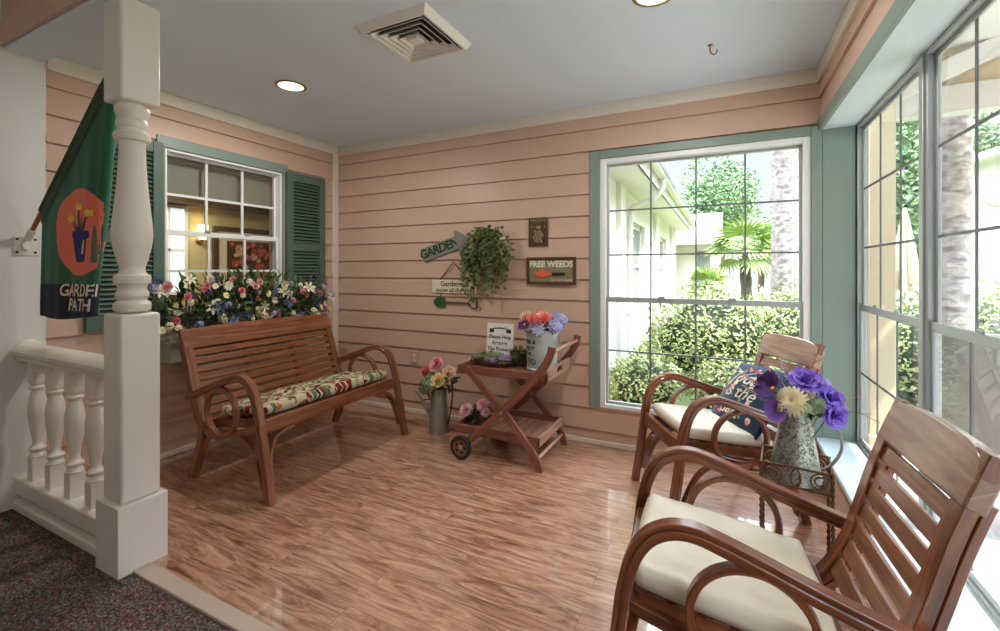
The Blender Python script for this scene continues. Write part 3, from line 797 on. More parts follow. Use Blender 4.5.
def seat(name, label, cat, W, wood, slat, crest, nsl, group=None, battens=0, aw=.046, inset=.052, armp_=None, stilep_=None, hoop=(.422, .436, .137), ztop=.765, zcrest=.825, fr=0.0, k_=1.0):
    t = thing(name, label, cat, group=group)
    t.scale = (k_, k_, k_)
    hw = W / 2
    arm = catmull(P3(0, armp_ or ARM), 6)
    legp, armp = split_at(arm, .40)
    stile = catmull(P3(0, stilep_ or STILE), 5)
    sx = hw - inset
    for s in (-1, 1):
        X = V((s * hw, 0, 0))
        def off(p, d=0): return [q + X + V((d, 0, 0)) for q in p]
        # laminated front leg running on into the arm: an outer and an inner strip with a groove between
        def lam(path, nm):
            b = MB()
            b.sweep(path, (1, 0, 0), aw, .024, ch=.3)
            inner = []
            for i, p in enumerate(path):
                T = (path[min(i + 1, len(path) - 1)] - path[max(i - 1, 0)]).normalized()
                inner.append(p - T.cross(V((1, 0, 0))).normalized() * .0205)
            b.sweep(inner, (1, 0, 0), aw * .88, .016, ch=.3)
            return b.build(nm, wood, t)
        lam(off(legp), 'leg'); lam(off(armp), 'armrest')
        b = MB(); b.sweep(catmull([q + X - V((s * .008, 0, 0)) for q in P3(0, REAR)], 5), (1, 0, 0), .046, .042, ch=.25, w1=.05, t1=.05); b.build('leg', wood, t)
        # hoop under the arm
        b = MB()
        cy, cz, r = hoop
        hp = [V((s * hw, cy + r * math.cos(a) * 1.0, cz + r * math.sin(a))) for a in [2 * pi * k / 48 for k in range(49)]]
        b.sweep(hp, (1, 0, 0), .034, .02, ch=.35); b.build('arm_hoop', wood, t)
        # stile curving under the seat into the side rail
        b = MB(); b.sweep([q + V((s * sx, 0, 0)) for q in stile], (1, 0, 0), .054, .03, ch=.2)
        b.sweep([q + V((s * sx, 0, 0)) + V((0, .024, -.018)) for q in stile[4:]], (1, 0, 0), .050, .02, ch=.2)
        b.build('back_stile', wood, t)
        # brackets
        b = MB(); b.sweep(catmull([q + X for q in P3(0, [(.045, .075), (.085, .17), (.118, .235), (.16, .283), (.22, .312), (.31, .322)])], 5), (1, 0, 0), .034, .02, ch=.3); b.build('bracket', wood, t)
        b = MB(); b.sweep(catmull([q + X - V((s * .012, 0, 0)) for q in P3(0, [(.672, .045), (.634, .15), (.60, .215), (.555, .26), (.50, .283), (.42, .292)])], 5), (1, 0, 0), .034, .02, ch=.3); b.build('bracket', wood, t)
        b = MB(); b.sweep(catmull([V((s * (hw - .034), .03, .09)), V((s * (hw - .036), .05, .20)), V((s * (hw - .052), .064, .27)), V((s * (hw - .09), .074, .322)), V((s * (hw - .15), .078, .345)), V((s * (hw - .21), .08, .352))], 5), (0, 1, 0), .03, .018, ch=.3); b.build('bracket', wood, t)
    # seat frame
    b = MB(); b.box((-hw + .022, .068 + fr, .355), (hw - .022, .094 + fr, .432)); b.build('front_rail', wood, t, .004)
    for s in (-1, 1):
        b = MB(); b.sweep([V((s * (hw - .06), .09, .402)), V((s * (hw - .06), .60, .33))], (1, 0, 0), .022, .05, ch=.15); b.build('side_rail', wood, t)
    b = MB(); b.box((-hw + .03, .575, .30), (hw - .03, .60, .36)); b.build('rear_rail', wood, t, .004)
    for k in range(6):
        y = .135 + k * .078; z = .428 - (y - .09) * .142
        b = MB(); b.cbox((0, y, z), (W - .09, .056, .012)); b.build('seat_slat', slat, t, .003)
    # back: slats between the stiles, crest board across their tops
    for k in range(nsl):
        z = .37 + (k + .5) * (ztop - .37) / nsl
        p, T = stile_at(stile, z)
        pitch = (ztop - .37) / nsl / max(.5, T.z)
        b = MB(); b.cbox((0, 0, 0), (2 * sx - .05, .013, pitch * .74))
        o = b.build('back_slat', slat, t, .003)
        nrm = V((1, 0, 0)).cross(T)
        o.matrix_basis = Matrix(((1, 0, 0), (0, -nrm.y, T.y), (0, -nrm.z, T.z))).to_4x4()
        o.location = p
    if battens:
        for k in range(battens):
            x = (k + 1) / (battens + 1) * 2 * sx - sx
            b = MB(); b.sweep([stile_at(stile, .37 + i * .4 / 8)[0] + V((x, .014, 0)) for i in range(9)], (1, 0, 0), .03, .012); b.build('back_batten', wood, t)
    p0, T0 = stile_at(stile, zcrest)
    cw = sx + .028; hgt = .064
    poly = []
    def arcp(cx, cy, r, a0, a1):
        return [(cx + r * math.cos(a0 + (a1 - a0) * i / 6), cy + r * math.sin(a0 + (a1 - a0) * i / 6)) for i in range(7)]
    poly = [(-cw, -hgt), (cw, -hgt)] + arcp(cw - .06, hgt - .06, .06, 0, pi / 2) + [(x * cw, hgt + .012 * (1 - x * x)) for x in (.6, .3, 0, -.3, -.6)] + arcp(-cw + .06, hgt - .06, .06, pi / 2, pi)
    b = MB(); b.prism(poly, .044, z0=-.027)
    o = b.build('crest_rail', crest, t, .006)
    nrm = V((1, 0, 0)).cross(T0)      # points to the front
    nf = nrm if nrm.y < 0 else -nrm
    o.matrix_basis = Matrix(((1, T0.x, nf.x), (0, T0.y, nf.y), (0, T0.z, nf.z))).to_4x4()
    o.location = p0
    return t

def place(t, x, y, rz): t.location = (x, y, 0); t.rotation_euler = (0, 0, rz); return t

bench = place(seat('bentwood_bench', 'long brown bentwood bench below the flower box', 'bench', 1.135, M['bench_wood'], M['bench_wood'], M['bench_wood'], 8, battens=2, inset=.018), -2.18, 2.172, pi / 2)
CHG = 'bentwood armchairs by the windows'
CK = dict(armp_=ARM_C, stilep_=STILE_C, hoop=(.362, .446, .140), ztop=.80, zcrest=.862, fr=-.026, k_=.954)
RA = math.radians(-61.4)
chair_a = place(seat('bentwood_armchair', 'bentwood armchair below the big window, holding the navy pillow', 'chair', .525, M['wood'], M['wood_slat'], M['wood_crest'], 7, CHG, **CK), -.341, 2.555, RA)
RB = math.radians(-86.7)
chair_b = place(seat('bentwood_armchair', 'nearest bentwood armchair, cut by the lower right corner', 'chair', .525, M['wood'], M['wood_slat'], M['wood_crest'], 7, CHG, **CK), -.298, 1.427, RB)

def cushion(name, label, cat, mat, w, d, th, puff=.0, n=26, p=7.0, tuft=0.0, wrinkle=.004, seed=0, group=None, sag=0, ex=1 / 3):
    """upholstered pad: rounded rim, slightly uneven, lying in local XY with its underside near z=0"""
    mb = MB(); nx = n; ny = max(8, int(n * d / w)) if w < d * 3 else 14
    def pt(i, j, sgn):
        u = -1 + 2 * i / nx; v = -1 + 2 * j / ny
        u = math.copysign(abs(u) ** .72, u); v = math.copysign(abs(v) ** .72, v)
        e = max(0.0, (1 - abs(u) ** p)) ** ex * max(0.0, (1 - abs(v) ** p)) ** ex
        k = noise.noise(V((u * 2.3 + seed, v * 2.3, seed))) * wrinkle + noise.noise(V((u * 7 + seed, v * 7, seed))) * wrinkle * .5
        z = th / 2 + sgn * th / 2 * e
        if sgn > 0: z += (puff * (1 - u * u) * (1 - v * v) + k - tuft * (math.cos(u * w / .16 * 2 * pi) * .5 + .5) * (math.cos(v * pi * 1.0) * .5 + .5)) * e
        z -= sag * (1 - v * v) * 0
        rr = 1 - .035 * (u * u * v * v)
        return V((u * w / 2 * rr, v * d / 2 * rr, z))
    idx = {}
    for sgn in (1, -1):
        for i in range(nx + 1):
            for j in range(ny + 1):
                edge = i in (0, nx) or j in (0, ny)
                if sgn < 0 and edge: idx[(sgn, i, j)] = idx[(1, i, j)]
                else:
                    idx[(sgn, i, j)] = len(mb.v); mb.v.append(pt(i, j, sgn))
    for sgn in (1, -1):
        for i in range(nx):
            for j in range(ny):
                q = [idx[(sgn, i, j)], idx[(sgn, i + 1, j)], idx[(sgn, i + 1, j + 1)], idx[(sgn, i, j + 1)]]
                if sgn < 0: q.reverse()
                mb.face(q, [(mb.v[a].x, mb.v[a].y) for a in q])
    o = mb.build(name, mat)
    bm = bmesh.new(); bm.from_mesh(o.data)
    for e in bm.edges: e.smooth = True
    bm.to_mesh(o.data); bm.free()
    return tag(o, label, cat, group)

TILT = math.atan(.142)
def on_seat(o, t, y=.315, z=.438, tilt=-TILT, x=0):
    o.matrix_world = Matrix.Translation(t.location) @ Matrix.Rotation(t.rotation_euler[2], 4, 'Z') @ Matrix.Translation((x, y, (z - (y - .09) * .142) * t.scale[0])) @ Matrix.Rotation(tilt, 4, 'X')
    return o
on_seat(cushion('bench_cushion', 'long cushion with red, green and cream leaf print on the bench', 'cushion', M['print'], 1.06, .44, .075, puff=.012, n=60, p=12, ex=.3, tuft=.014, wrinkle=.010, seed=3), bench, .315, z=.436)
CG = 'ivory seat cushions'
on_seat(cushion('seat_cushion', 'ivory seat cushion under the navy pillow', 'cushion', M['cushion'], .46, .47, .058, puff=.008, p=16, ex=.25, seed=5, group=CG), chair_a, .30)
on_seat(cushion('seat_cushion', 'ivory seat cushion on the nearest armchair, at the bottom edge', 'cushion', M['cushion'], .46, .48, .062, puff=.010, p=16, ex=.25, seed=9, group=CG, wrinkle=.008), chair_b, .30)

# navy throw pillow with script lettering and little flowers
PW = .40
pil = cushion('throw_pillow', 'navy throw pillow with white script and coral flowers, on the far armchair', 'pillow', M['navy'], PW, PW, .05, puff=.045, n=30, p=3.2, wrinkle=.004, seed=2)
def pil_z(x, y):
    u = max(-1, min(1, x / (PW / 2))); v = max(-1, min(1, y / (PW / 2)))
    e = (1 - abs(u) ** 3.2) ** (1 / 3) * (1 - abs(v) ** 3.2) ** (1 / 3)
    k = noise.noise(V((u * 2.3 + 2, v * 2.3, 2))) * .004 + noise.noise(V((u * 7 + 2, v * 7, 2))) * .002
    return .025 + .025 * e + (.045 * (1 - u * u) * (1 - v * v) + k) * e + .0025
def pil_p(x, y, dz=0): return V((x, y, pil_z(x, y) + dz))
lm = MB()
for s, sz, cx, cy in (('Today', .115, -.01, .085), ('is the', .10, .0, -.005), ('day', .10, -.03, -.10)):
    write_on(lm, s, sz, lambda a, b: pil_p(a + cx, b + cy, .001), 0, shear=.35, bold=.0006)
lm.tube([pil_p(x, .125 + .02 * math.sin(x * 30)) for x in [(-.15 + i * .012) for i in range(26)]], .0028, 5)
lm.build('lettering', M['p_white'], pil)
rr = random.Random(4)
def disc(mb, fn, cx, cy, r, n=9, m=0, wob=.15, dz=.0006):
    b = len(mb.v); mb.v.append(fn(cx, cy, dz))
    for i in range(n):
        a = 2 * pi * i / n; q = r * (1 + wob * rr.uniform(-1, 1))
        mb.v.append(fn(cx + q * math.cos(a), cy + q * math.sin(a), dz))
    for i in range(n): mb.face((b, b + 1 + i, b + 1 + (i + 1) % n), None, m)
for k, (mat, n) in enumerate((('p_coral', 13), ('p_peach', 9), ('p_yellow', 7), ('leaf_pale', 16), ('p_rose', 8))):
    mb = MB()
    for i in range(n):
        cx, cy = rr.uniform(-.165, .165), rr.uniform(-.165, .165)
        disc(mb, pil_p, cx, cy, rr.uniform(.007, .017 if mat != 'leaf_pale' else .011))
    mb.build('printed_blossoms' if mat != 'leaf_pale' else 'printed_leaves', M[mat], pil)
pil.matrix_world = Matrix.Translation(chair_a.location) @ Matrix.Rotation(RA, 4, 'Z') @ Matrix.Translation((.018, .545, .545)) @ Matrix.Rotation(math.radians(5), 4, 'Z') @ Matrix.Rotation(math.radians(54.5), 4, 'X') @ Matrix.Rotation(math.radians(2.6), 4, 'Z')
# ------------------------------------------------------------------ flower heads (local Z is the facing direction)
def petal(mb, az, L, W, el0, el1, r0=.0, m=0, ruf=0.0, pts=4, tip=.25, rnd=None, z0=0.0):
    """a curved petal growing from radius r0 at azimuth az; elevation goes el0 -> el1"""
    ca, sa = math.cos(az), math.sin(az)
    rad, z = r0, z0
    b = len(mb.v); rows = []
    for i in range(pts + 1):
        t = i / pts
        w = W * (math.sin(min(1, t * 1.25 + .18) * pi * .5)) * (1 if t < .75 else (1 - (t - .75) / .25 * (1 - tip)))
        rz = (ruf * math.sin(t * 9 + az * 5)) if ruf else 0
        for k in (-1, 0, 1):
            ox = k * w / 2; dz = abs(k) * W * .10 + rz * (k if k else .3)
            mb.v.append(V((rad * ca - ox * sa, rad * sa + ox * ca, z + dz)))
        e = el0 + (el1 - el0) * t
        rad += math.cos(e) * L / pts; z += math.sin(e) * L / pts
    for i in range(pts):
        for k in (0, 1):
            a = b + i * 3 + k
            mb.face((a, a + 3, a + 4, a + 1), None, m)

def f_daisy(R=.03, n=11, wid=.42):
    mb = MB()
    for i in range(n): petal(mb, 2 * pi * i / n + rr.uniform(-.1, .1), R, R * wid, rr.uniform(.1, .45), rr.uniform(-.3, .15), r0=R * .12)
    mb.lathe([(R * .24, 0), (R * .22, R * .12), (R * .1, R * .2), (0, R * .22)], 8, 1)
    return mb
def f_rose(R=.03, rings=((.0, 3, 1.35, 1.2), (.12, 4, 1.2, .95), (.26, 5, 1.0, .55), (.4, 6, .75, .1))):
    mb = MB()
    for q, (r0, n, e0, e1) in enumerate(rings):
        for i in range(n): petal(mb, 2 * pi * i / n + q * .5, R * (.85 - .0 * q), R * (.75 + .25 * q), e0, e1, r0=R * r0 * .6, tip=.7, z0=-R * .1 * q)
    return mb
def f_mum(R=.04, rings=5, n0=14, m=0):
    mb = MB()
    for q in range(rings):
        n = n0 - q * 2; k = q / (rings - 1)
        for i in range(n): petal(mb, 2 * pi * i / n + q * .37, R * (1 - .42 * k), R * .24, .1 + 1.0 * k, -.15 + 1.25 * k, r0=R * .05, tip=.35, z0=R * .05 * q, pts=3)
    mb.lathe([(R * .1, R * .2), (R * .08, R * .35), (0, R * .4)], 6, 0)
    return mb
def f_lily(R=.045):
    mb = MB()
    for i in range(6): petal(mb, 2 * pi * i / 6, R * 1.15, R * .42, .7, -.5, r0=R * .06, tip=.05, pts=5)
    for i in range(5):
        a = 2 * pi * i / 5; mb.tube([(0, 0, 0), (R * .2 * math.cos(a), R * .2 * math.sin(a), R * .5)], R * .025, 4, 1)
    return mb
def f_ruffle(R=.05):
    mb = MB()
    for q, (n, e0, e1, L) in enumerate(((6, .35, .0, 1), (5, .75, .35, .85), (4, 1.1, .9, .65), (3, 1.4, 1.3, .5))):
        for i in range(n): petal(mb, 2 * pi * i / n + q * .6, R * L, R * .95 * (1 - .1 * q), e0, e1, r0=R * .04, tip=.75, ruf=R * .10, pts=6)
    return mb
def f_cup(R=.05):
    mb = MB()
    for i in range(5): petal(mb, 2 * pi * i / 5, R * 1.1, R * 1.2, 1.0, .25, r0=R * .15, tip=.7, ruf=R * .05, pts=5)
    mb.lathe([(0, 0), (R * .2, .0), (R * .15, R * .2), (0, R * .25)], 8, 1)
    return mb
def f_cluster(R=.03, n=14, fr=.011):
    mb = MB()
    for i in range(n):
        z = 1 - (i + .5) / n * 1.1; a = i * 2.4; r = math.sqrt(max(0, 1 - z * z))
        d = V((r * math.cos(a), r * math.sin(a), z)); F = Matrix.Translation(d * R * .8) @ frame(d)
        s = MB()
        for k in range(4): petal(s, pi / 2 * k + i, fr, fr * .9, .2, -.1, tip=.7, pts=2)
        b = len(mb.v)
        mb.v += [F @ p for p in s.v]
        for f in s.f: mb.face([b + q for q in f], None, 0)
    return mb
def f_bud(R=.01):
    mb = MB(); mb.lathe([(0, -R), (R * .6, -R * .6), (R * .75, 0), (R * .5, R * .8), (0, R * 1.2)], 7); return mb
def f_spike(L=.1, n=26, r=.012):
    mb = MB()
    for i in range(n):
        t = i / n; a = i * 2.4; d = V((math.cos(a), math.sin(a), .6)).normalized()
        mb.leaf(V((0, 0, L * t)), d, V((0, 0, 1)), r * (1.3 - .8 * t), r * .7, 0, 0)
    mb.tube([(0, 0, -.03), (0, 0, L)], .0015, 4, 1)
    return mb
KIND = {'daisy': f_daisy, 'rose': f_rose, 'mum': f_mum, 'lily': f_lily, 'ruffle': f_ruffle, 'cup': f_cup, 'cluster': f_cluster, 'bud': f_bud, 'spike': f_spike}
_fl = {}
def flower(parent, kind, mat, pos, d, size=1.0, label=None, eye='eye', spin=None, name='flower', **kw):
    key = (kind, mat, eye, tuple(sorted(kw.items())))
    if key not in _fl:
        o = KIND[kind](**kw).build(name, [M[mat], M[eye]], None, smooth=True)
        _fl[key] = o.data; COL.objects.unlink(o); bpy.data.objects.remove(o)
    o = bpy.data.objects.new(name, _fl[key]); COL.objects.link(o); o.parent = parent
    o.matrix_basis = Matrix.Translation(pos) @ frame(d) @ Matrix.Rotation(spin if spin is not None else rr.uniform(0, 6), 4, 'Z') @ Matrix.Scale(size, 4)
    if label: o['label'] = label
    return o
def stems(parent, base, heads, mat='stem', r=.0022, name='stems'):
    mb = MB()
    for h in heads:
        h = V(h); b = V(base) + V((rr.uniform(-.015, .015), rr.uniform(-.015, .015), 0))
        mb.tube(catmull([b, b.lerp(h, .5) + V((0, 0, .02)), h], 3), r, 5)
    return mb.build(name, M[mat], parent)
def foliage(parent, c, rad, n, L, W, mat, name='foliage', out=.7, up=.3, smooth=False):
    mb = MB(); c = V(c)
    for i in range(n):
        d = V((rr.gauss(0, 1), rr.gauss(0, 1), rr.gauss(0, 1)))
        d.normalize()
        p = c + V((d.x * rad[0], d.y * rad[1], d.z * rad[2])) * rr.uniform(.35, 1.0)
        q = (d * out + V((rr.uniform(-1, 1), rr.uniform(-1, 1), rr.uniform(-1, 1))) * .6 + V((0, 0, up)))
        s = rr.uniform(.7, 1.25)
        mb.leaf(p, q, V((rr.uniform(-.4, .4), rr.uniform(-.4, .4), 1)), L * s, W * s, rr.uniform(-.3, .1), 0)
    return mb.build(name, M[mat], parent, smooth=smooth)

# ------------------------------------------------------------------ serving cart
CY0, CY1 = 2.565, 3.125
t = cart = thing('garden_cart', 'wooden two-tier serving cart on crossed legs with black wheels', 'cart', (-1.27, (CY0 + CY1) / 2, 0))
ox, oy = -1.27, (CY0 + CY1) / 2
hd = (CY1 - CY0) / 2
LONG = [(-1.56, .078), (-1.42, .205), (-1.268, .348), (-1.117, .50), (-1.0, .635), (-.955, .70), (-.932, .755), (-.925, .79)]
SHORT = [(-1.545, .60), (-1.39, .452), (-1.268, .34), (-1.138, .198), (-1.06, .105), (-1.03, .055), (-1.018, 0)]
for s in (-1, 1):
    y = s * (hd - .012)
    b = MB(); b.sweep(catmull([(px - ox, y, pz) for px, pz in LONG], 6), (0, 1, 0), .022, .048, ch=.15); b.build('handle_leg', M['cart_wood'], t)
    y2 = s * (hd - .036)
    b = MB(); b.sweep(catmull([(px - ox, y2, pz) for px, pz in SHORT], 6), (0, 1, 0), .022, .046, ch=.15); b.build('cross_leg', M['cart_wood'], t)
    b = MB(); F = Matrix.Translation((-1.56 - ox, s * (hd + .012), .078)) @ Matrix.Rotation(pi / 2, 4, 'X')
    b.lathe([(.058, -.012), (.070, -.014), (.078, -.008), (.078, .008), (.070, .014), (.058, .012), (.058, -.012)], 36, 0, F)
    wh = b.build('wheel', M['black_matte'], t)
    b = MB(); b.lathe([(.0, -.006), (.059, -.006), (.059, .006), (.0, .006)], 36, 0, F); b.lathe([(.048, -.009), (.053, -.010), (.053, .010), (.048, .009), (.048, -.009)], 36, 0, F)
    for k in range(5):
        a = 2 * pi * k / 5; b.lathe([(.0, -.008), (.010, -.008), (.010, .008), (.0, .008)], 12, 1, F @ Matrix.Translation((.032 * math.cos(a), .032 * math.sin(a), 0)))
    b.build('wheel_disc', [M['cart_wood'], M['dark']], wh)
    b = MB(); b.lathe([(0, -.016), (.012, -.016), (.015, -.01), (.015, .01), (.012, .016), (0, .016)], 14, 0, F); b.build('hub_cap', M['cart_light'], wh)
def tray(name, x0, x1, y0, y1, z0, z1, endz, slat_axis, slats, endm):
    b = MB(); b.box((x0, y0, z0), (x1, y0 + .018, z1)); b.box((x0, y1 - .018, z0), (x1, y1, z1)); b.box((x0, y0 + .018, z0), (x0 + .018, y1 - .018, z1))
    o = b.build(name, M['cart_wood'], t, .003)
    b = MB()
    # right end board with a hand slot
    xe = x1
    zz = endz
    sl0, sl1 = (y0 + y1) / 2 - .055, (y0 + y1) / 2 + .055
    if zz > z1 + .01:
        b.box((xe - .016, y0, z0), (xe, y1, z0 + .022)); b.box((xe - .016, y0, z0 + .022), (xe, sl0, zz)); b.box((xe - .016, sl1, z0 + .022), (xe, y1, zz)); b.box((xe - .016, sl0, zz - .02), (xe, sl1, zz))
    else: b.box((xe - .016, y0, z0), (xe, y1, z1))
    b.build('end_board', M[endm], o, .002)
    n = slats
    for k in range(n):
        b = MB()
        a = x0 + .02 + (x1 - x0 - .04) * k / n; c = a + (x1 - x0 - .04) / n - .008
        b.box((a, y0 + .018, z0 + .006), (c, y1 - .018, z0 + .018)); b.build('tray_slat', M['cart_light' if slats > 7 else 'cart_wood'], o, .002)
    return o
tray('top_tray', -1.625 - ox, -.968 - ox, -hd + .05, hd - .05, .562, .612, .64, 'y', 7, 'cart_light')
tray('bottom_tray', -1.655 - ox, -1.022 - ox, -hd + .05, hd - .05, .148, .206, .2, 'y', 9, 'cart_light')
b = MB(); b.tube([(-.93 - ox, -hd + .02, .757), (-.93 - ox, hd - .02, .757)], .0115, 12); b.build('push_rod', M['cart_light'], t)
b = MB(); b.tube([(-1.035 - ox, -hd + .03, .075), (-1.035 - ox, hd - .03, .075)], .011, 10); b.build('stretcher', M['cart_light'], t)
b = MB(); b.tube([(-1.56 - ox, -hd, .078), (-1.56 - ox, hd, .078)], .008, 10); b.build('axle', M['tin'], t)
b = MB(); b.tube([(-1.268 - ox, -hd - .002, .344), (-1.268 - ox, -hd + .05, .344)], .009, 10); b.tube([(-1.268 - ox, hd - .05, .344), (-1.268 - ox, hd + .002, .344)], .009, 10); b.build('pivot', M['tin'], t)

# bucket with flowers on the cart
BX, BY, BZ = -1.105, 2.875, .581
t = thing('flower_bucket', 'pale metal bucket with dark lettering, standing on the cart top', 'bucket', (BX, BY, BZ))
t.scale = (1.06, 1.06, 1.06)
b = MB(); b.lathe([(.0, 0), (.098, 0), (.1, .006), (.1, .014), (.097, .018), (.106, .245), (.111, .25), (.111, .258), (.106, .26), (.103, .25), (.094, .02), (.0, .016)], 40); b.build('body', M['bucket'], t)
def cyl_fn(r, a0, z, slope=.0):
    def fn(x, y): 
        a = a0 + x / r
        return V((r * math.cos(a), r * math.sin(a), z + y))
    return fn
b = MB()
for s, sz, z in (('OVER &', .034, .185), ('ENJOY', .034, .145), ('THE', .028, .11), ('& TO', .05, .06)):
    write_on(b, s, sz, cyl_fn(.1075 if z > .15 else .1055 if z > .1 else .1025, math.radians(236), z), bold=.001)
b.build('lettering', M['ink'], t)
b = MB(); b.tube(catmull([(.108, 0, .225), (.125, .0, .19), (.13, 0, .12), (.12, 0, .08)], 5), .004, 6); b.build('handle_wire', M['tin'], t)
t = thing('bucket_bouquet', 'coral and lavender flower bouquet in the pale bucket', 'bouquet', (BX, BY, BZ + .017))
t.scale = (1.3, 1.25, 1.1)
hs = []
def put(kind, mat, x, y, z, size=1.0, lab=None, up=.7, **k):
    d = V((x, y, 0)) * 6 + V((0, -.35, up)); hs.append((x, y, z - .01)); flower(t, kind, mat, (x, y, z), d, size, lab, **k)
for i in range(13):
    a = i * 2.4; r = .03 + .055 * ((i * .37) % 1)
    x, y = r * math.cos(a) - .03, r * math.sin(a) - .01
    put('mum', 'p_coral' if i % 4 else 'p_peach', x, y, .285 + .03 * (1 - r / .09) + rr.uniform(-.01, .02), .042 / .04, 'coral flower' if i % 4 else 'peach flower', R=.04, rings=4, n0=11)
for x, y, z in ((.075, -.03, .27), (.1, .0, .295), (.09, -.055, .255), (.06, .04, .30)): put('cluster', 'p_lav', x, y, z, 1.25, 'lavender flower cluster', R=.034, n=18, fr=.014)
for x, y, z in ((-.01, -.1, .26), (-.06, -.095, .27), (.02, -.105, .245), (-.095, -.05, .26)): put('daisy', 'p_lav' if x > -.03 else 'p_violet', x, y, z, 1.0, 'violet flower', up=.2, R=.034, n=9)
for x, y, z in ((-.03, .0, .34), (.02, .02, .35), (-.0, .05, .34)): put('spike', 'p_peach', x, y, z - .03, .5, 'peach sprig')
stems(t, (0, 0, .0), hs)
foliage(t, (0, 0, .255), (.095, .095, .035), 70, .05, .02, 'leaf_dark')

# card sign, succulents, planter on the cart
t = thing('card_sign', 'white card sign asking for help with the flowers, on the cart top', 'sign', (-1.52, 3.04, .581))
b = MB(); F = Matrix.Rotation(math.radians(-7), 4, 'X')
b.box((-.112, -.002, 0), (.112, .002, .272), 0, F); b.build('card', M['paper'], t)
FM = F @ Matrix(((1, 0, 0, 0), (0, 0, -1, -.0028), (0, 1, 0, 0), (0, 0, 0, 1)))
b = MB()
for s, z in (('Please Help', .168), ('Arrange', .122), ('The Flowers', .076)): write(b, s, .040, FM @ Matrix.Translation((0, z, 0)), bold=.0008)
b.build('lettering', M['ink'], t)
b = MB(); b.prism([(x / 22 * .17, .225 + .014 * math.cos(x / 7)) for x in range(-11, 12)] + [(x / 22 * .17, .22 + .010 * math.cos(x / 7)) for x in range(11, -12, -1)], .0005, FM)
for s in (-1, 1): b.prism([(s * .09, .23), (s * .055, .223), (s * .05, .203), (s * .09, .198)], .0005, FM)
b.build('printed_scroll', M['ink'], t)
b = MB(); write(b, '~~~~~~~', .03, FM @ Matrix.Translation((0, .243, 0))); b.build('printed_line', M['ink'], t)

t = thing('succulent_planter', 'low planter of green and plum succulents in front of the white card', 'planter', (-1.455, 2.83, .581))
t.scale = (1.1, 1, .72)
b = MB(); b.lathe([(0, 0), (.075, 0), (.09, .03), (.094, .045), (.086, .045), (.0, .035)], 24, sx=1.45, sy=.8); b.build('bowl', M['brown_frame'], t)
for i in range(26):
    a = i * 2.4; r = .105 * math.sqrt((i + .5) / 26)
    x, y = r * 1.25 * math.cos(a), r * .72 * math.sin(a)
    mat = ('leaf_pale', 'leaf', 'leaf_olive', 'p_mauve', 'leaf_dark')[i % 5]
    flower(t, 'mum', mat, (x * 1.1, y, .055 + .05 * (1 - r / .11) + rr.uniform(0, .03)), V((x * 5, y * 5 - .3, .6)), rr.uniform(.7, 1.15), None, name='succulent', R=.034, rings=4, n0=8)
foliage(t, (0, 0, .06), (.12, .065, .03), 60, .035, .018, 'leaf_olive')
for x, y in ((-.15, -.03), (-.135, .02), (-.165, .0)): flower(t, 'rose', 'p_ltpink', (x, y, .045), (-.3, -.5, .6), .8, 'pale pink bloom')

t = thing('wicker_basket', 'small brown basket of trailing greens beside the bucket on the cart', 'basket', (-1.305, 2.95, .581))
b = MB()
for k in range(8): b.tube([V(((.055 + .002 * k) * math.cos(q * pi / 12), (.055 + .002 * k) * math.sin(q * pi / 12), .006 + k * .011 + .002 * math.sin(q * pi + k * pi))) for q in range(24)], .0062, 6, closed=True)
b.lathe([(0, .0), (.054, 0), (.066, .08), (.0, .06)], 20); b.build('weave', M['bark'], t)
foliage(t, (0, -.01, .085), (.06, .05, .03), 50, .04, .018, 'leaf_olive')

# pink flowers on the lower tray
t = thing('pink_flower_pot', 'low pot of pale pink mums on the lower cart shelf', 'flower pot', (-1.545, 2.80, .167))
b = MB(); b.lathe([(0, 0), (.045, 0), (.058, .05), (.062, .055), (.056, .058), (0, .05)], 20, sx=1.5); b.build('pot', M['brown_frame'], t)
for x, y, z, s, mt in ((-.075, -.07, .10, 1.25, 'p_ltpink'), (.03, -.02, .13, 1.05, 'p_pink'), (-.02, .05, .115, 1.0, 'p_ltpink'), (.09, .05, .12, .9, 'p_pink'), (.075, -.06, .10, .8, 'p_ltpink')):
    flower(t, 'mum', mt, (x, y, z), (x * 2, -.6 + y, .8), s, 'pale pink mum' if mt == 'p_ltpink' else 'pink mum', R=.046, rings=5, n0=14)
foliage(t, (0, 0, .07), (.12, .085, .03), 80, .05, .024, 'leaf_dark')

# watering can with roses
WX, WY = -1.985, 2.925
t = thing('watering_can', 'grey metal watering can on the floor, holding roses', 'watering can', (WX, WY, 0))
t.scale = (1.1, 1.1, 1.06)
b = MB(); b.lathe([(0, .0), (.077, 0), (.079, .004), (.077, .01), (.052, .30), (.055, .305), (.055, .311), (.05, .312), (.049, .30), (.072, .012), (0, .01)], 32); b.build('body', M['tin'], t)
b = MB(); b.tube(catmull([(-.062, -.005, .09), (-.10, -.008, .15), (-.135, -.012, .205), (-.165, -.014, .25), (-.19, -.016, .275), (-.205, -.018, .272)], 5), [.017] * 3 + [.0165 - .0005 * k for k in range(23)], 10); b.build('spout', M['tin'], t)
b = MB(); b.tube(catmull([(.075, 0, .06), (.092, 0, .14), (.108, 0, .25), (.112, 0, .33), (.10, 0, .39), (.07, .01, .42)], 5), .0055, 8); b.build('handle', M['wire'], t)
b = MB(); b.tube(catmull([(-.058, .0, .22), (-.088, 0, .24), (-.098, 0, .30), (-.094, 0, .40), (-.07, .01, .42)], 5), .005, 8); b.tube([(-.06, 0, .225), (-.14, -.012, .215)], .004, 6); b.build('spout_brace', M['wire'], t)
t = thing('rose_bouquet', 'pink, peach and yellow roses with pale greenery in the watering can', 'bouquet', (WX, WY, .011))
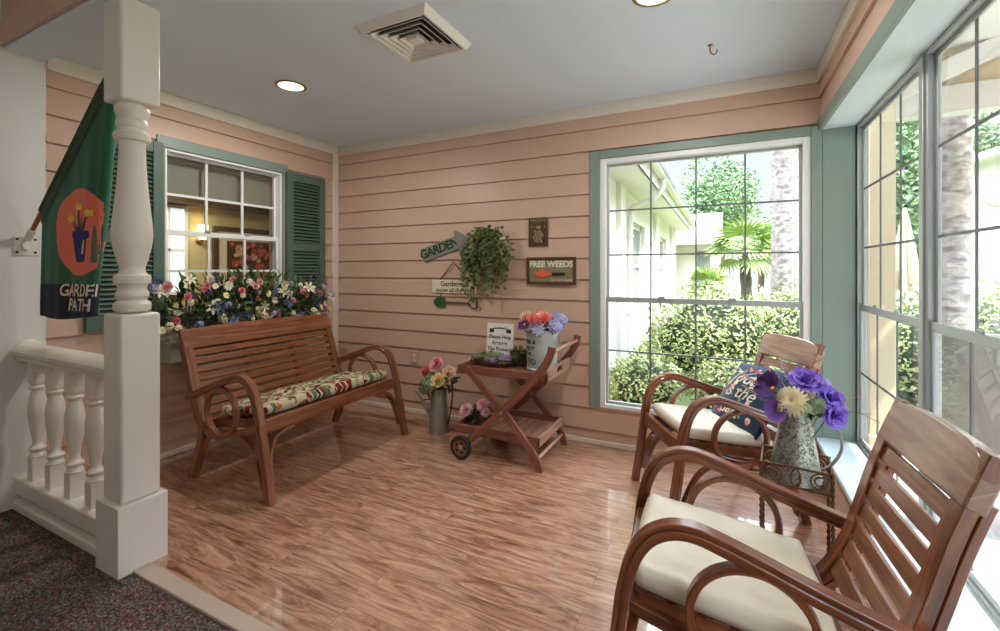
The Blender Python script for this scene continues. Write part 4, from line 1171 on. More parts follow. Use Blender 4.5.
t.scale = (1.12, 1.12, 1.08)
hs = []
for x, y, z, mt, s, lab in ((-.005, -.02, .475, 'p_pink', 1.75, 'pink rose'), (-.085, -.03, .415, 'p_rose', 1.6, 'deep pink rose'), (.095, -.02, .425, 'p_peach', 1.6, 'peach rose'), (.04, -.07, .375, 'p_yellow', 1.7, 'yellow rose')):
    flower(t, 'rose', mt, (x, y, z), (x * 3, -.75, .55), s, lab); hs.append((x, y, z - .02))
for x, y, z in ((-.06, -.05, .345), (-.09, -.02, .32), (-.02, -.07, .335), (-.05, -.03, .37), (-.085, -.04, .30)): flower(t, 'cluster', 'leaf_pale', (x, y, z), (x * 4, -.7, .5), 1.5, 'pale green flower cluster', R=.034, n=18, fr=.014); hs.append((x, y, z - .02))
stems(t, (0, 0, .003), hs)
foliage(t, (-.01, -.01, .34), (.085, .06, .05), 60, .05, .02, 'leaf_olive')
foliage(t, (.08, -.01, .36), (.035, .04, .05), 14, .07, .035, 'leaf_dark', name='rose_leaves')

# ------------------------------------------------------------------ iron plant stand, pitcher and its flowers
SX, SY = .28, 2.27
ST = math.radians(-6)
t = thing('plant_stand', 'small rusty iron plant stand with scrolled sides between the armchairs', 'plant stand', (SX, SY, 0), ST)
hw_, hd_ = .122, .1; zt, zb = .452, .372
for s in (-1, 1):
    for q in (-1, 1):
        b = MB(); p = [V((s * hw_, q * hd_, z / 60 * .455)) for z in range(61)]
        b.tube([V((a.x + .0035 * math.cos(i * .9), a.y + .0035 * math.sin(i * .9), a.z)) for i, a in enumerate(p)], .0045, 6); b.tube([V((a.x - .0035 * math.cos(i * .9), a.y - .0035 * math.sin(i * .9), a.z)) for i, a in enumerate(p)], .0045, 6)
        b.build('leg', M['iron'], t)
b = MB()
for z in (zt, zb):
    b.sweep([(-hw_, -hd_, z), (hw_, -hd_, z)], (0, 1, 0), .008, .008); b.sweep([(-hw_, hd_, z), (hw_, hd_, z)], (0, 1, 0), .008, .008)
    b.sweep([(-hw_, -hd_, z), (-hw_, hd_, z)], (1, 0, 0), .008, .008); b.sweep([(hw_, -hd_, z), (hw_, hd_, z)], (1, 0, 0), .008, .008)
b.build('rim', M['iron'], t)
b = MB(); b.box((-hw_, -hd_, zb - .004), (hw_, hd_, zb)); b.build('shelf', M['iron'], t)
for fx in (0, 1):
    zc = (zt + zb) / 2
    for q in (-1, 1):
        b = MB(); n = 3 if not fx else 2; wdt = hw_ if not fx else hd_
        for k in range(n):
            c = -wdt + (k + .5) * 2 * wdt / n
            if k == 1 and not fx:
                pts = [(c + .017 * math.cos(a), zc + .036 * math.sin(a)) for a in [2 * pi * i / 20 for i in range(21)]]
            else:
                pts = []
                for i in range(34):
                    a = i / 33 * 4.2 * pi; r = .038 * (1 - i / 44)
                    pts.append((c + (1 if k else -1) * r * math.cos(a), zc + r * math.sin(a)))
            P = [V((x, q * hd_, z)) if not fx else V((q * hw_, x, z)) for x, z in pts]
            b.tube(P, .0036, 6)
        b.build('scrollwork', M['iron'], t)

t = thing('metal_pitcher', 'tall galvanised pitcher with bent side handle on the iron stand', 'pitcher', (SX, SY, zb), ST)
b = MB(); b.lathe([(0, 0), (.098, 0), (.1, .004), (.098, .01), (.05, .29), (.048, .291), (.094, .012), (0, .01)], 36); b.build('body', M['galv'], t)
b = MB(); b.lathe([(.051, .284), (.0535, .288), (.0535, .294), (.051, .298), (.047, .294), (.047, .286)], 32); b.build('rim', M['tin_rim'], t)
b = MB(); b.sweep(catmull([(.05, .0, .265), (.085, -.002, .285), (.124, -.004, .27), (.152, -.005, .22), (.158, -.006, .165), (.142, -.005, .115), (.115, -.003, .075), (.088, 0, .055)], 6), (0, 1, 0), .02, .009, ch=.3); b.build('handle', M['tin'], t)
t = thing('purple_bouquet', 'purple and cream artificial flowers in the galvanised pitcher', 'bouquet', (SX, SY, zb + .011), ST)
hs = []
def pf(kind, mat, x, y, z, s, lab, d=None, **k):
    flower(t, kind, mat, (x, y, z), d or (x * 5, -.7 + y, .55), s, lab, **k); hs.append((x * .9, y * .9 + .01, z - .012))
pf('mum', 'p_cream', -.012, -.085, .335, 1.0, 'cream dahlia', d=(-.15, -1, .35), R=.060, rings=7, n0=22)
pf('ruffle', 'p_purple', .035, -.01, .405, 1.15, 'purple ruffled bloom', d=(.1, -.6, .8), R=.055)
pf('ruffle', 'p_purple', .115, -.02, .345, 1.05, 'purple ruffled bloom', d=(.6, -.6, .6), R=.055)
pf('ruffle', 'p_purple', .125, -.055, .295, .95, 'purple ruffled bloom', d=(.6, -.9, .1), R=.055)
pf('cup', 'p_violet', -.075, -.04, .365, 1.15, 'deep violet cupped bloom', d=(-.7, -.6, .5), R=.055)
pf('cup', 'p_purple', -.055, -.075, .29, .85, 'purple cupped bloom', d=(-.5, -.9, .1), R=.055)
pf('ruffle', 'p_lav', .09, .03, .385, .8, 'lavender bloom', R=.055)
for x, y, z, L in ((-.10, .0, .40, 1.2), (-.125, -.02, .375, 1.3), (-.07, .02, .42, 1.2), (-.14, -.04, .345, 1.1), (-.03, .02, .43, 1.0), (-.115, -.05, .33, 1.0)):
    flower(t, 'spike', 'p_mauve', (x * .75, y, z - .03), (x * 6, -.25, .55), L, 'mauve heather sprig', L=.10, n=30, r=.014)
for x, y, z in ((.15, -.01, .335), (.165, -.03, .31)): flower(t, 'spike', 'p_violet', (x, y, z), (1, -.25, .1 if z < .32 else .75), .9, 'violet spike', L=.1, n=22, r=.009)
b = MB(); b.tube(catmull([(.15, -.03, .31), (.21, -.05, .315), (.27, -.06, .29)], 4), .0014, 4); b.build('tendril', M['stem'], t)
b = MB()
for i in range(15):
    p = V((.055 + rr.uniform(-.03, .035), -.085 + rr.uniform(-.02, .025), .31 + rr.uniform(-.035, .035)))
    F = Matrix.Translation(p) @ frame((rr.uniform(-.4, .5), -1, rr.uniform(-.2, .6)))
    b.lathe([(0, .0), (.010, .001), (.017, .003), (.0175, .0045), (.010, .0028), (0, .002)], 10, 0, F)
b.build('eucalyptus_leaves', M['leaf_pale'], t)
stems(t, (0, 0, .0), hs)
foliage(t, (.02, -.02, .32), (.08, .06, .035), 40, .05, .02, 'leaf_dark')

# ------------------------------------------------------------------ wall decorations
FW = YB - .0165           # front edge of the lapped boards
# arrow sign
t = thing('garden_arrow_sign', 'grey-green arrow sign with dark lettering, pointing to the hanging ivy', 'sign', (-2.118, FW - .008, 1.452))
R = math.radians(16.5)
F = wallM(0, 0, 0, R)
b = MB(); b.prism([(-.235, -.058), (.14, -.058), (.14, .058), (-.235, .058)], .014, F, z0=-.008); b.build('board', M['arrow_green'], t, .002)
b = MB(); b.prism([(.132, -.10), (.15, -.10), (.262, .0), (.15, .10), (.132, .10)], .016, F, z0=-.008); b.build('arrow_head', M['arrow_grey'], t, .002)
b = MB(); write(b, 'GARDEN', .108, F @ Matrix.Translation((-.047, .002, .0075)), bold=.003, space=.90); b.build('lettering', M['letter_dark'], t)
# hanging plaque with its spade
t = thing('gardeners_plaque', 'cream hanging plaque about gardeners with a green spade below', 'sign', (-2.02, FW - .006, 1.122))
F = wallM(0, 0, 0)
b = MB(); b.prism([(-.222, -.058), (.222, -.058), (.222, .056), (-.222, .056)], .012, F, z0=-.006); b.build('board', M['plaque_cream'], t, .002)
b = MB(); write(b, 'Gardeners', .062, F @ Matrix.Translation((.0, .020, .0075)), bold=.0006); write(b, 'know all the dirt', .052, F @ Matrix.Translation((.0, -.033, .0075)), bold=.0006); b.build('lettering', M['letter_dark'], t)
b = MB(); b.tube([(-.14, -.002, .055), (.0, -.006, .205), (.14, -.002, .055)], .0048, 8); b.build('hanger', M['wire'], t)
b = MB()
for x in (-.13, .195): b.tube([(x, -.002, -.058), (x, -.002, -.135)], .003, 6)
b.build('spade_links', M['wire'], t)
sp = MB(); sp.tube([(-.09, -.003, -.137), (.14, -.003, -.137)], .0062, 8)
sp.tube(catmull([(.14, -.003, -.137), (.17, -.003, -.105), (.215, -.003, -.098), (.218, -.003, -.137), (.215, -.003, -.176), (.17, -.003, -.17), (.14, -.003, -.137)], 4), .0055, 8)
so = sp.build('spade_handle', M['wire'], t)
b = MB(); b.prism([(-.085, .035), (-.11, .045), (-.15, .045), (-.185, .03), (-.208, 0), (-.185, -.03), (-.15, -.045), (-.11, -.045), (-.085, -.035)], .009, wallM(0, 0, -.137), z0=-.002); b.build('spade_blade', M['spade_green'], so, .002)
# pineapple plaque
t = thing('welcome_plaque', 'small upright bronze plaque with a pineapple and tiny welcome lettering', 'plaque', (-1.261, FW - .005, 1.551))
b = MB(); b.prism([(-.079, -.11), (.079, -.11), (.079, .11), (-.079, .11)], .01, F, z0=-.005); b.build('plate', M['pewter'], t, .003)
b = MB()
write(b, 'WELCOME', .028, F @ Matrix.Translation((0, .088, .0056)), bold=.0008)
for r_ in range(6):
    for c in range(4):
        x = (c - 1.5) * .021 + (.0105 if r_ % 2 else 0) - .005; z = -.075 + r_ * .016
        if abs(x) < .04 - abs(z + .035) * .25: b.lathe([(0, .002), (.0075, .001), (.0088, 0)], 6, 0, F @ Matrix.Translation((x, z, .005)))
for a in (-.8, -.4, 0, .4, .8): b.leaf(F @ V((0, .022, .0055)), V((math.sin(a), 0, math.cos(a))), V((0, -1, 0)), .034, .010)
for x in (-.052, .052): b.lathe([(0, .002), (.006, .001), (.007, 0)], 8, 0, F @ Matrix.Translation((x, .04, .005)))
b.build('relief', M['pewter_hi'], t)
# FREE WEEDS
t = thing('free_weeds_sign', 'brown framed sign with white lettering and orange trowel', 'sign', (-1.158, FW - .008, 1.253))
b = MB()
W_, H_ = .196, .104
for lo, hi in (((-W_, -H_), (W_, -H_ + .022)), ((-W_, H_ - .022), (W_, H_)), ((-W_, -H_ + .022), (-W_ + .022, H_ - .022)), ((W_ - .022, -H_ + .022), (W_, H_ - .022))):
    b.prism([lo, (hi[0], lo[1]), hi, (lo[0], hi[1])], .018, F, z0=-.008)
b.build('frame', M['brown_frame'], t, .003)
b = MB(); b.prism([(-W_ + .02, -H_ + .02), (W_ - .02, -H_ + .02), (W_ - .02, H_ - .02), (-W_ + .02, H_ - .02)], .01, F, z0=-.008); b.build('panel', M['olive_panel'], t)
b = MB(); write(b, 'FREE WEEDS', .063, F @ Matrix.Translation((0, .05, .0035)), bold=.0028, space=.98); write(b, '(you pick them)', .026, F @ Matrix.Translation((.085, -.068, .0035)), bold=.0002); b.build('lettering', M['p_white'], t)
b = MB(); b.prism([(-.13, -.012), (-.115, .012), (-.085, .026), (-.05, .027), (-.025, .018), (-.012, .006), (.01, .004), (.01, -.010), (-.012, -.012), (-.03, -.022), (-.06, -.03), (-.095, -.028)], .006, F @ Matrix.Translation((0, -.02, .002))); b.build('trowel_blade', M['orange'], t, .001)
b = MB(); b.prism([(.01, -.010), (.02, -.014), (.10, -.014), (.112, -.008), (.112, .004), (.10, .008), (.02, .008), (.01, .004)], .008, F @ Matrix.Translation((0, -.02, .002))); b.build('trowel_handle', M['black_matte'], t, .001)
# hanging ivy
t = thing('hanging_ivy', 'green trailing ivy in a cream wall pocket between the signs', 'plant', (-1.655, FW, 1.455))
b = MB(); b.lathe([(0, -.13), (.05, -.12), (.085, -.03), (.095, .05), (.1, .06), (.085, .06), (0, .03)], 24, M4=Matrix.Translation((.04, -.05, .0)), sy=.5); b.build('wall_pocket', M['plaque_cream'], t)
vm, lm = MB(), MB()
for i in range(44):
    a = rr.uniform(-1, 1); L = rr.uniform(.22, .56) * (1 - .2 * abs(a))
    x0_ = a * .095; top = rr.uniform(.05, .14)
    x1_ = x0_ + a * .10 + rr.uniform(-.04, .04) - .02
    pts = catmull([(x0_ * .4, -.06, .05), (x0_, -.09 + rr.uniform(-.04, .02), top), (x1_, -.10 + rr.uniform(-.05, .05), top - L * .45), (x1_ + rr.uniform(-.05, .03), -.07 + rr.uniform(-.04, .04), top - L)], 5)
    pts = [V((p.x, min(p.y, -.015), p.z)) for p in pts]
    vm.tube(pts, .0014, 4)
    for p in pts[2:]:
        for q in range(2):
            d = V((rr.uniform(-1, 1), rr.uniform(-.9, .15), rr.uniform(-.9, .45)))
            s = rr.uniform(.7, 1.3); lm.leaf(p, d, V((rr.uniform(-.4, .4), -1, .5)), .040 * s, .020 * s, -.2)
vm.build('vines', M['stem'], t); lm.build('leaves', M['ivy'], t, smooth=False)
b = MB()
for i in range(40):
    p = V((rr.uniform(-.11, .13), rr.uniform(-.14, -.03), rr.uniform(-.02, .13)))
    d = V((rr.uniform(-1, 1), rr.uniform(-1, .1), rr.uniform(-.2, 1)))
    b.leaf(p, d, V((0, -.6, 1)), .05, .03, -.2)
b.build('crown_leaves', M['leaf'], t, smooth=False)

# ------------------------------------------------------------------ window box and its flowers
t = thing('window_box', 'sage window box mounted on the siding behind the bench', 'planter', (XL + .017, 2.14, .66))
b = MB()
for lo, hi in (((.0, -.52, 0), (.19, .62, .018)), ((.172, -.52, .018), (.19, .62, .19)), ((0, -.52, .018), (.018, .62, .19)), ((.018, -.52, .018), (.172, -.50, .19)), ((.018, .60, .018), (.172, .62, .19))): b.box(lo, hi)
b.build('trough', M['box_sage'], t, .003)
b = MB(); b.box((.018, -.5, .018), (.172, .6, .15)); b.build('soil', M['bark'], t)
t = thing('window_box_flowers', 'mixed flower arrangement filling the window box above the bench', 'flowers', (XL + .017, 2.14, .86))
t.scale = (1, 1.04, 1.18)
foliage(t, (.12, .05, .13), (.16, .72, .18), 520, .075, .028, 'leaf')
foliage(t, (.12, .05, .08), (.17, .70, .14), 420, .075, .026, 'leaf_dark')
foliage(t, (.14, .08, .14), (.18, .68, .18), 240, .055, .018, 'leaf_olive')
kinds = [('lily', 'p_white', 1.25, 'white lily'), ('daisy', 'p_white', 1.0, 'white daisy'), ('rose', 'p_pink', 1.0, 'pink rose'), ('daisy', 'p_yellow', .8, 'yellow daisy'), ('lily', 'p_blue', 1.0, 'blue flower'), ('cluster', 'p_cream', 1.0, 'cream flower cluster'), ('rose', 'p_rose', .9, 'deep pink rose'), ('cluster', 'p_lav', .9, 'lavender flower cluster'), ('daisy', 'p_cream', .8, 'cream daisy'), ('mum', 'p_violet', .7, 'violet bloom')]
hs = []
for i in range(96):
    k = kinds[(i * 7 + i // 10) % 10]
    f_ = (i + .5) / 96
    y = -.62 + 1.34 * f_ + rr.uniform(-.03, .03)
    z = rr.uniform(.0, .31) - .05 * abs(y - .1)
    x = .12 + .16 * math.sqrt(max(.05, 1 - ((z - .12) / .22) ** 2)) * rr.uniform(.75, 1.05)
    d = (1, (y - .1) * .5 + rr.uniform(-.5, .3), rr.uniform(.0, .8))
    flower(t, k[0], k[1], (x, y, z), d, k[2] * rr.uniform(.62, .95), k[3]); hs.append((x - .02, y, z))
for y, z, m_ in ((-.62, .32, 'p_violet'), (-.60, .23, 'p_violet'), (.68, .27, 'p_violet'), (.74, .22, 'p_violet'), (.62, .31, 'p_blue'), (-.28, .29, 'p_blue'), (-.2, .3, 'p_blue')):
    flower(t, 'spike', m_, (.14, y * .9, z - .06), (.3, (y - .1) * .9, .8), 1.0, 'violet flower spike', L=.1, n=24, r=.012)
stm = MB()
for h in hs: stm.tube([(.1 + rr.uniform(-.05, .05), max(-.48, min(.58, h[1] * .85)), -.0), (h[0] * .8, h[1] * .95, h[2] * .6), h], .0022, 4)
stm.build('stems', M['stem'], t)
b = MB()
for i in range(90):
    y = rr.uniform(-.6, .7); p = V((.19, y, rr.uniform(-.02, .06)))
    b.tube([p, p + V((rr.uniform(.02, .09), rr.uniform(-.08, .08), rr.uniform(-.06, .03))), p + V((rr.uniform(.03, .10), rr.uniform(-.15, .15), rr.uniform(-.08, .05)))], .0016, 4)
b.build('dry_twigs', M['twig'], t)

# ------------------------------------------------------------------ flag on its pole
t = thing('garden_flag', 'green garden flag with salmon flowerpot emblem hanging on the white wall', 'flag', (XL + .014, 1.02, 1.39))
O = V((XL + .014, 1.02, 1.39))
A0 = V((-3.37, 1.02, 1.39)); A1 = V((-2.69, 1.085, 2.145)); AD = (A1 - A0).normalized()
b = MB(); b.box((0, -.05, -.05), (.006, .05, .05), 0); 
for q in (-.035, .035):
    for s in (-.035, .035): b.lathe([(0, .009), (.006, .008), (.007, .005)], 8, 1, Matrix.Translation((0, q, s)) @ Matrix.Rotation(pi / 2, 4, 'Y'))
b.lathe([(0, 0), (.022, 0), (.022, .03), (.0, .03)], 16, 0, Matrix.Translation((.0, 0, 0)) @ Matrix.Rotation(pi / 2, 4, 'Y'))
b.tube([A0 + AD * .02 - O, A0 + AD * .115 - O], .0165, 14)
b.build('bracket', [M['white_paint'], M['dark']], t)
b = MB(); b.tube([A0 + AD * .09 - O, A0 + AD * 1.10 - O], .011, 12); b.build('pole', M['pole_wood'], t)
ZB = 1.022
def topz(x): return A0.z + (x - A0.x) / AD.x * AD.z
XF0, XF1 = -3.195, -2.66
XM = AD.y / AD.x
def xr(z): return -2.79 + .155 * max(0.0, min(1.0, (z - 1.02) / 1.1))
def fold(s, z):
    """flag surface: s runs along the cloth; past the turned edge xr(z) the cloth goes back behind itself"""
    x1 = xr(z); x = XF0 + s; W0 = x1 - XF0
    k = min(1.0, max(0.0, (topz(min(x, x1)) - z) / .5))
    wv = k * (.005 * math.sin(min(s, W0) * 26 + .6) + .003 * math.sin(min(s, W0) * 55) - .012)
    y = A0.y + (min(x, x1) - A0.x) * XM - .004 + wv
    if s <= W0: return V((x, y, z))
    r = .022; a = (s - W0) / r
    if a < pi: return V((x1 + r * math.sin(a), y + r - r * math.cos(a), z))
    return V((x1 - (s - W0 - pi * r), y + 2 * r + .012 * math.sin((s - W0) * 30), z))
b = MB(); NS, NZ = 70, 40; SW = XF1 - XF0 + .24
def clothz(s, j):
    x = XF0 + min(s, XF1 - XF0 + .06); zt_ = topz(x) + .006
    zb_ = ZB - .012 * math.sin(s * 9)
    return zt_ + (1.188 - zt_) * j / 30 if j <= 30 else 1.188 + (zb_ - 1.188) * (j - 30) / (NZ - 30)
for i in range(NS + 1):
    s = SW * i / NS
    for j in range(NZ + 1): b.v.append(fold(s, clothz(s, j)) - O)
for i in range(NS):
    for j in range(NZ):
        a = i * (NZ + 1) + j
        zc = clothz(SW * i / NS, j + .5)
        b.face((a, a + 1, a + NZ + 2, a + NZ + 1), None, 0 if j < 30 else 1)
fl = b.build('cloth', [M['flag'], M['flag_navy']], t)
sd = fl.modifiers.new('thick', 'SOLIDIFY'); sd.thickness = .0015
b = MB(); b.tube([A0 + AD * .245 - O, A0 + AD * 1.03 - O], [.0165] * 2, 14); b.build('sleeve', M['flag_dark'], t)
# the darker band of cloth below the sleeve
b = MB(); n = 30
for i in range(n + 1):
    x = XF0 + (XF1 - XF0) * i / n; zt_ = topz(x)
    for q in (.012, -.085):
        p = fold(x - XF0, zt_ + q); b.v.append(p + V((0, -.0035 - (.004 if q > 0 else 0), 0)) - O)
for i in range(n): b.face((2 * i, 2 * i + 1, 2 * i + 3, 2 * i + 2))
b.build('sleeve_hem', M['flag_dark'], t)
def onflag(x, z, dz=0): 
    return fold(x - XF0, z) + V((0, -.0026 - dz, 0)) - O
def fpoly(mb, pts, dz, m=0, n=10):
    """filled outline on the cloth, cut into thin vertical strips so that it follows the folds"""
    xs = [p[0] for p in pts]; lo, hi = min(xs), max(xs); 
    cols = [lo + (hi - lo) * i / n for i in range(n + 1)]
    def span(x):
        z = []
        for (xa, za), (xb, zb_) in zip(pts, pts[1:] + pts[:1]):
            if (xa - x) * (xb - x) <= 0 and xa != xb: z.append(za + (zb_ - za) * (x - xa) / (xb - xa))
        return (min(z), max(z)) if z else (0, 0)
    sp_ = [span(min(hi - 1e-5, max(lo + 1e-5, x))) for x in cols]
    b0 = len(mb.v)
    for x, (za, zb_) in zip(cols, sp_):
        for q in range(5): mb.v.append(onflag(x, za + (zb_ - za) * q / 4, dz))
    for i in range(n):
        for q in range(4):
            a = b0 + i * 5 + q; mb.face((a, a + 5, a + 6, a + 1), None, m)
def fp(u, v):
    r = (V((u - 500, 0, 0)) / 447).x; z_ = (270 - v) / 447
    s_, c_ = .4448, .8956
    dx, dy = -s_ + r * c_, c_ + r * s_
    k = (A0.y - .016 - A0.x * XM) / (dy - XM * dx)
    return (dx * k, 1.26 + z_ * k)
el = [fp(81 + 25 * math.cos(a) * (1 + .06 * math.sin(3 * a)), 232 - 44 * math.sin(a)) for a in [2 * pi * i / 28 for i in range(28)]]
b = MB(); fpoly(b, el, .0005, n=24); b.build('emblem_disc', M['salmon'], t)
b = MB(); fpoly(b, [fp(72, 231), fp(91, 231), fp(91, 238), fp(89, 239), fp(87, 262), fp(77, 262), fp(74, 239), fp(72, 238)], .0012, n=10); b.build('emblem_pot', M['pot_blue'], t)
b = MB()
for u0_, v0_, u1_, v1_ in ((80, 231, 73, 220), (80, 231, 79, 208), (83, 231, 90, 214), (78, 231, 72, 224), (85, 231, 88, 221), (82, 231, 83, 218)):
    fpoly(b, [fp(u0_ - 1.2, v0_), fp(u1_ - .8, v1_), fp(u1_ + .8, v1_), fp(u0_ + 1.2, v0_)], .0012, n=4)
b.build('emblem_stems', M['letter_dark'], t)
b = MB()
for u, v in ((70, 219), (79, 207), (90, 213)):
    fpoly(b, [fp(u + q * math.cos(a), v + q * 1.2 * math.sin(a)) for a, q in [(2 * pi * i / 10, 4.4 if i % 2 else 2.2) for i in range(10)]], .0016, n=8)
b.build('emblem_blooms', M['lily_yellow'], t)
b = MB(); fpoly(b, [fp(92.5, 240), fp(94, 225), fp(95.5, 225), fp(96.5, 240), fp(97, 263), fp(92, 263)], .0014, n=6); b.build('emblem_trowel', M['grey_cloth'], t)
b = MB(); fpoly(b, [fp(82.5, 254), fp(85, 240), fp(87, 240), fp(85.5, 254)], .0018, n=3); b.build('emblem_mark', M['lily_yellow'], t)
b = MB()
g0 = fp(61, 290); g1 = fp(68, 305)
def flag_text(s, size, x0_, z0_, kx=.74):
    def f(a, c):
        x = x0_ + a * kx; z = z0_ + c
        p = fold(x - XF0, z)
        return p + (V((0, -.003, 0)) if x < xr(z) else V((.003, -.001, 0))) - O
    write_on(b, s, size, f, bold=.0016, shear=.2, align='LEFT')
flag_text('GARDEN', .086, g0[0], g0[1] - .002, .92)
flag_text('PATH', .086, fp(67, 306)[0], g1[1], .88)
b.build('lettering', M['letter_cream'], t)
# ------------------------------------------------------------------ outside
GZ = -.12
w = MB(); w.box((-14, YB + .15, GZ - .1), (22, 40, GZ)); struct('ground', w, M['grass'], smooth=False)
w = MB(); w.box((.78, -6, GZ - .02), (5.0, 5.2, GZ + .02)); struct('ground_patio', w, M['paving'], smooth=False)

# wing of the building seen through the big window
t = thing('building_wing', 'cream building wing with eaves and recessed windows outside the big window', 'building', (-1.34, 9, GZ))
ox, oy = -1.34, 9.0
WY0, WY1 = YB + .16, 15.5
wins = [(4.75, 5.65), (7.6, 9.0), (11.3, 12.8)]
b = MB(); p = WY0
for a, c in wins:
    b.box((-.3, p - oy, 0), (0, a - oy, 2.66)); b.box((-.3, a - oy, 2.08 - GZ), (0, c - oy, 2.66)); b.box((-.3, a - oy, 0), (0, c - oy, .55 - GZ)); p = c
b.box((-.3, p - oy, 0), (0, WY1 - oy, 2.66))
wl = b.build('wall', M['stucco'], t, smooth=False)
for a, c in wins:
    b = MB()
    for lo, hi in (((-.16, a - oy, .55 - GZ), (-.08, a + .06 - oy, 2.08 - GZ)), ((-.16, c - .06 - oy, .55 - GZ), (-.08, c - oy, 2.08 - GZ)), ((-.16, a - oy, .55 - GZ), (-.08, c - oy, .62 - GZ)), ((-.16, a - oy, 2.0 - GZ), (-.08, c - oy, 2.08 - GZ)), ((-.16, a - oy, 1.3 - GZ), (-.08, c - oy, 1.36 - GZ))): b.box(lo, hi)
    o = b.build('window', M['ext_white'], t)
    b = MB(); b.box((-.15, a - oy, .55 - GZ), (-.12, c - oy, 2.08 - GZ)); b.build('pane', M['ext_glass'], o)
for a in (4.15, 6.4, 10.2, 13.6):
    b = MB(); b.box((0, a - oy, 0), (.07, a + .32 - oy, 2.62)); b.build('pilaster', M['stucco_tan'] if a in (4.15,) else M['stucco'], t)
b = MB(); b.box((-.3, WY0 - oy, 2.62), (.46, WY1 - oy, 2.66)); b.build('soffit', M['ext_white'], t)
b = MB(); b.box((.44, WY0 - oy, 2.62), (.47, WY1 - oy, 2.80)); b.build('fascia', M['ext_white'], t)
b = MB(); b.sweep([(.53, WY0 - oy, 2.81), (.53, WY1 - oy, 2.81)], (1, 0, 0), .12, .1, ch=.4); b.build('gutter', M['ext_white'], t)
b = MB(); b.prism([(-4, 4.3), (.6, 2.86), (.6, 2.80), (-4, 4.2)], WY1 - WY0, Matrix.Translation((0, WY0 - oy, 0)) @ Matrix(((1, 0, 0, 0), (0, 0, 1, 0), (0, 1, 0, 0), (0, 0, 0, 1)))); b.build('roof', M['shingle'], t, smooth=False)
t = thing('downspout', 'white gutter downspout with an elbow on the cream wing', 'downspout', (-1.34, 7.2, GZ))
b = MB(); b.tube(catmull([(.53, 0, 2.78), (.53, 0, 2.62), (.40, 0, 2.48), (.16, 0, 2.38), (.06, 0, 2.25), (.05, 0, 1.2), (.05, 0, .05)], 4), .04, 10); b.build('pipe', M['ext_white'], t)
for z in (1.9, .7):
    b = MB(); b.box((.0, -.055, z), (.095, .055, z + .03)); b.build('strap', M['ext_white'], t)

# far return of the building
t = thing('far_building', 'far cream building with grey shingle roof behind the palms', 'building', (-.6, 16.5, GZ))
b = MB(); b.box((-4.5, 0, 0), (.55, 4, 2.35)); b.build('wall', M['stucco'], t, smooth=False)
b = MB()
P = [V((-4.5, -.6, 2.35)), V((.62, -.6, 2.35)), V((.62, 3.0, 3.62)), V((-4.5, 3.0, 3.62)), V((.62, 4.6, 2.35)), V((-4.5, 4.6, 2.35))]
b.v = P; 
for f in ((0, 1, 2, 3), (3, 2, 4, 5), (1, 4, 2), (0, 3, 5), (0, 5, 4, 1)): b.face(f, [(P[i].x, P[i].y * 1.06) for i in f])
b.build('roof', M['shingle'], t, smooth=False)
b = MB(); b.box((-4.5, -.62, 2.22), (.64, -.58, 2.37)); b.build('fascia', M['ext_white'], t)
b = MB(); b.box((-.15, -.03, .8), (.25, .02, 2.0)); b.build('window', M['ext_glass'], t)
b = MB(); b.lathe([(.10, 0), (.12, .05), (.085, .1), (.075, 2.1), (.11, 2.15), (.12, 2.25)], 16); o = b.build('porch_column', M['ext_white'], t); o.location = (.42, -.5, 0)

# planting
def leaf_mass(name, parent, mat, c, rad, n, L, W, seed=0, shell=True, lean=.5):
    r = random.Random(seed); mb = MB(); c = V(c)
    for i in range(n):
        d = V((r.gauss(0, 1), r.gauss(0, 1), r.gauss(0, 1))); d.normalize()
        lump = 1 + .22 * noise.noise(d * 2.6 + V((seed, 0, 0))) + .12 * noise.noise(d * 7 + V((0, seed, 0)))
        k = lump * (r.uniform(.8, 1.02) if shell else r.uniform(.3, 1))
        p = c + V((d.x * rad[0], d.y * rad[1], d.z * rad[2])) * k
        if p.z < GZ: continue
        q = d * lean + V((r.uniform(-1, 1), r.uniform(-1, 1), r.uniform(-.5, 1)))
        s = r.uniform(.6, 1.3)
        mb.leaf(p, q, d + V((r.uniform(-.6, .6), r.uniform(-.6, .6), r.uniform(-.2, .8))), L * s, W * s, -.2)
    return mb.build(name, M[mat], parent, smooth=False)
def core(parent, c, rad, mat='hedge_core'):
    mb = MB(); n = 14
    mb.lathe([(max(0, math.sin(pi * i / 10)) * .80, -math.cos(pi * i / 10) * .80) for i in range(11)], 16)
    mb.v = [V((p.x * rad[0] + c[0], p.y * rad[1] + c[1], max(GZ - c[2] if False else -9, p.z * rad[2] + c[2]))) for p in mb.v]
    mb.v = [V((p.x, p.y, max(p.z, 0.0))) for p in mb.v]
    return mb.build('shade_core', M[mat], parent)  # solid dark core paints the shade between the leaves
def shrub(name, label, x, y, rad, zc, n, L, mat='hedge', seed=1, group=None, cat='shrub'):
    t = thing(name, label, cat, (x, y, GZ), 0, group)
    r = random.Random(seed); mb = MB(); c = V((0, 0, zc))
    leaf_mass_local(mb, r, c, rad, n, L, seed)
    mb.build('foliage', M[mat], t, smooth=False)
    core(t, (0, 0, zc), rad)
    return t
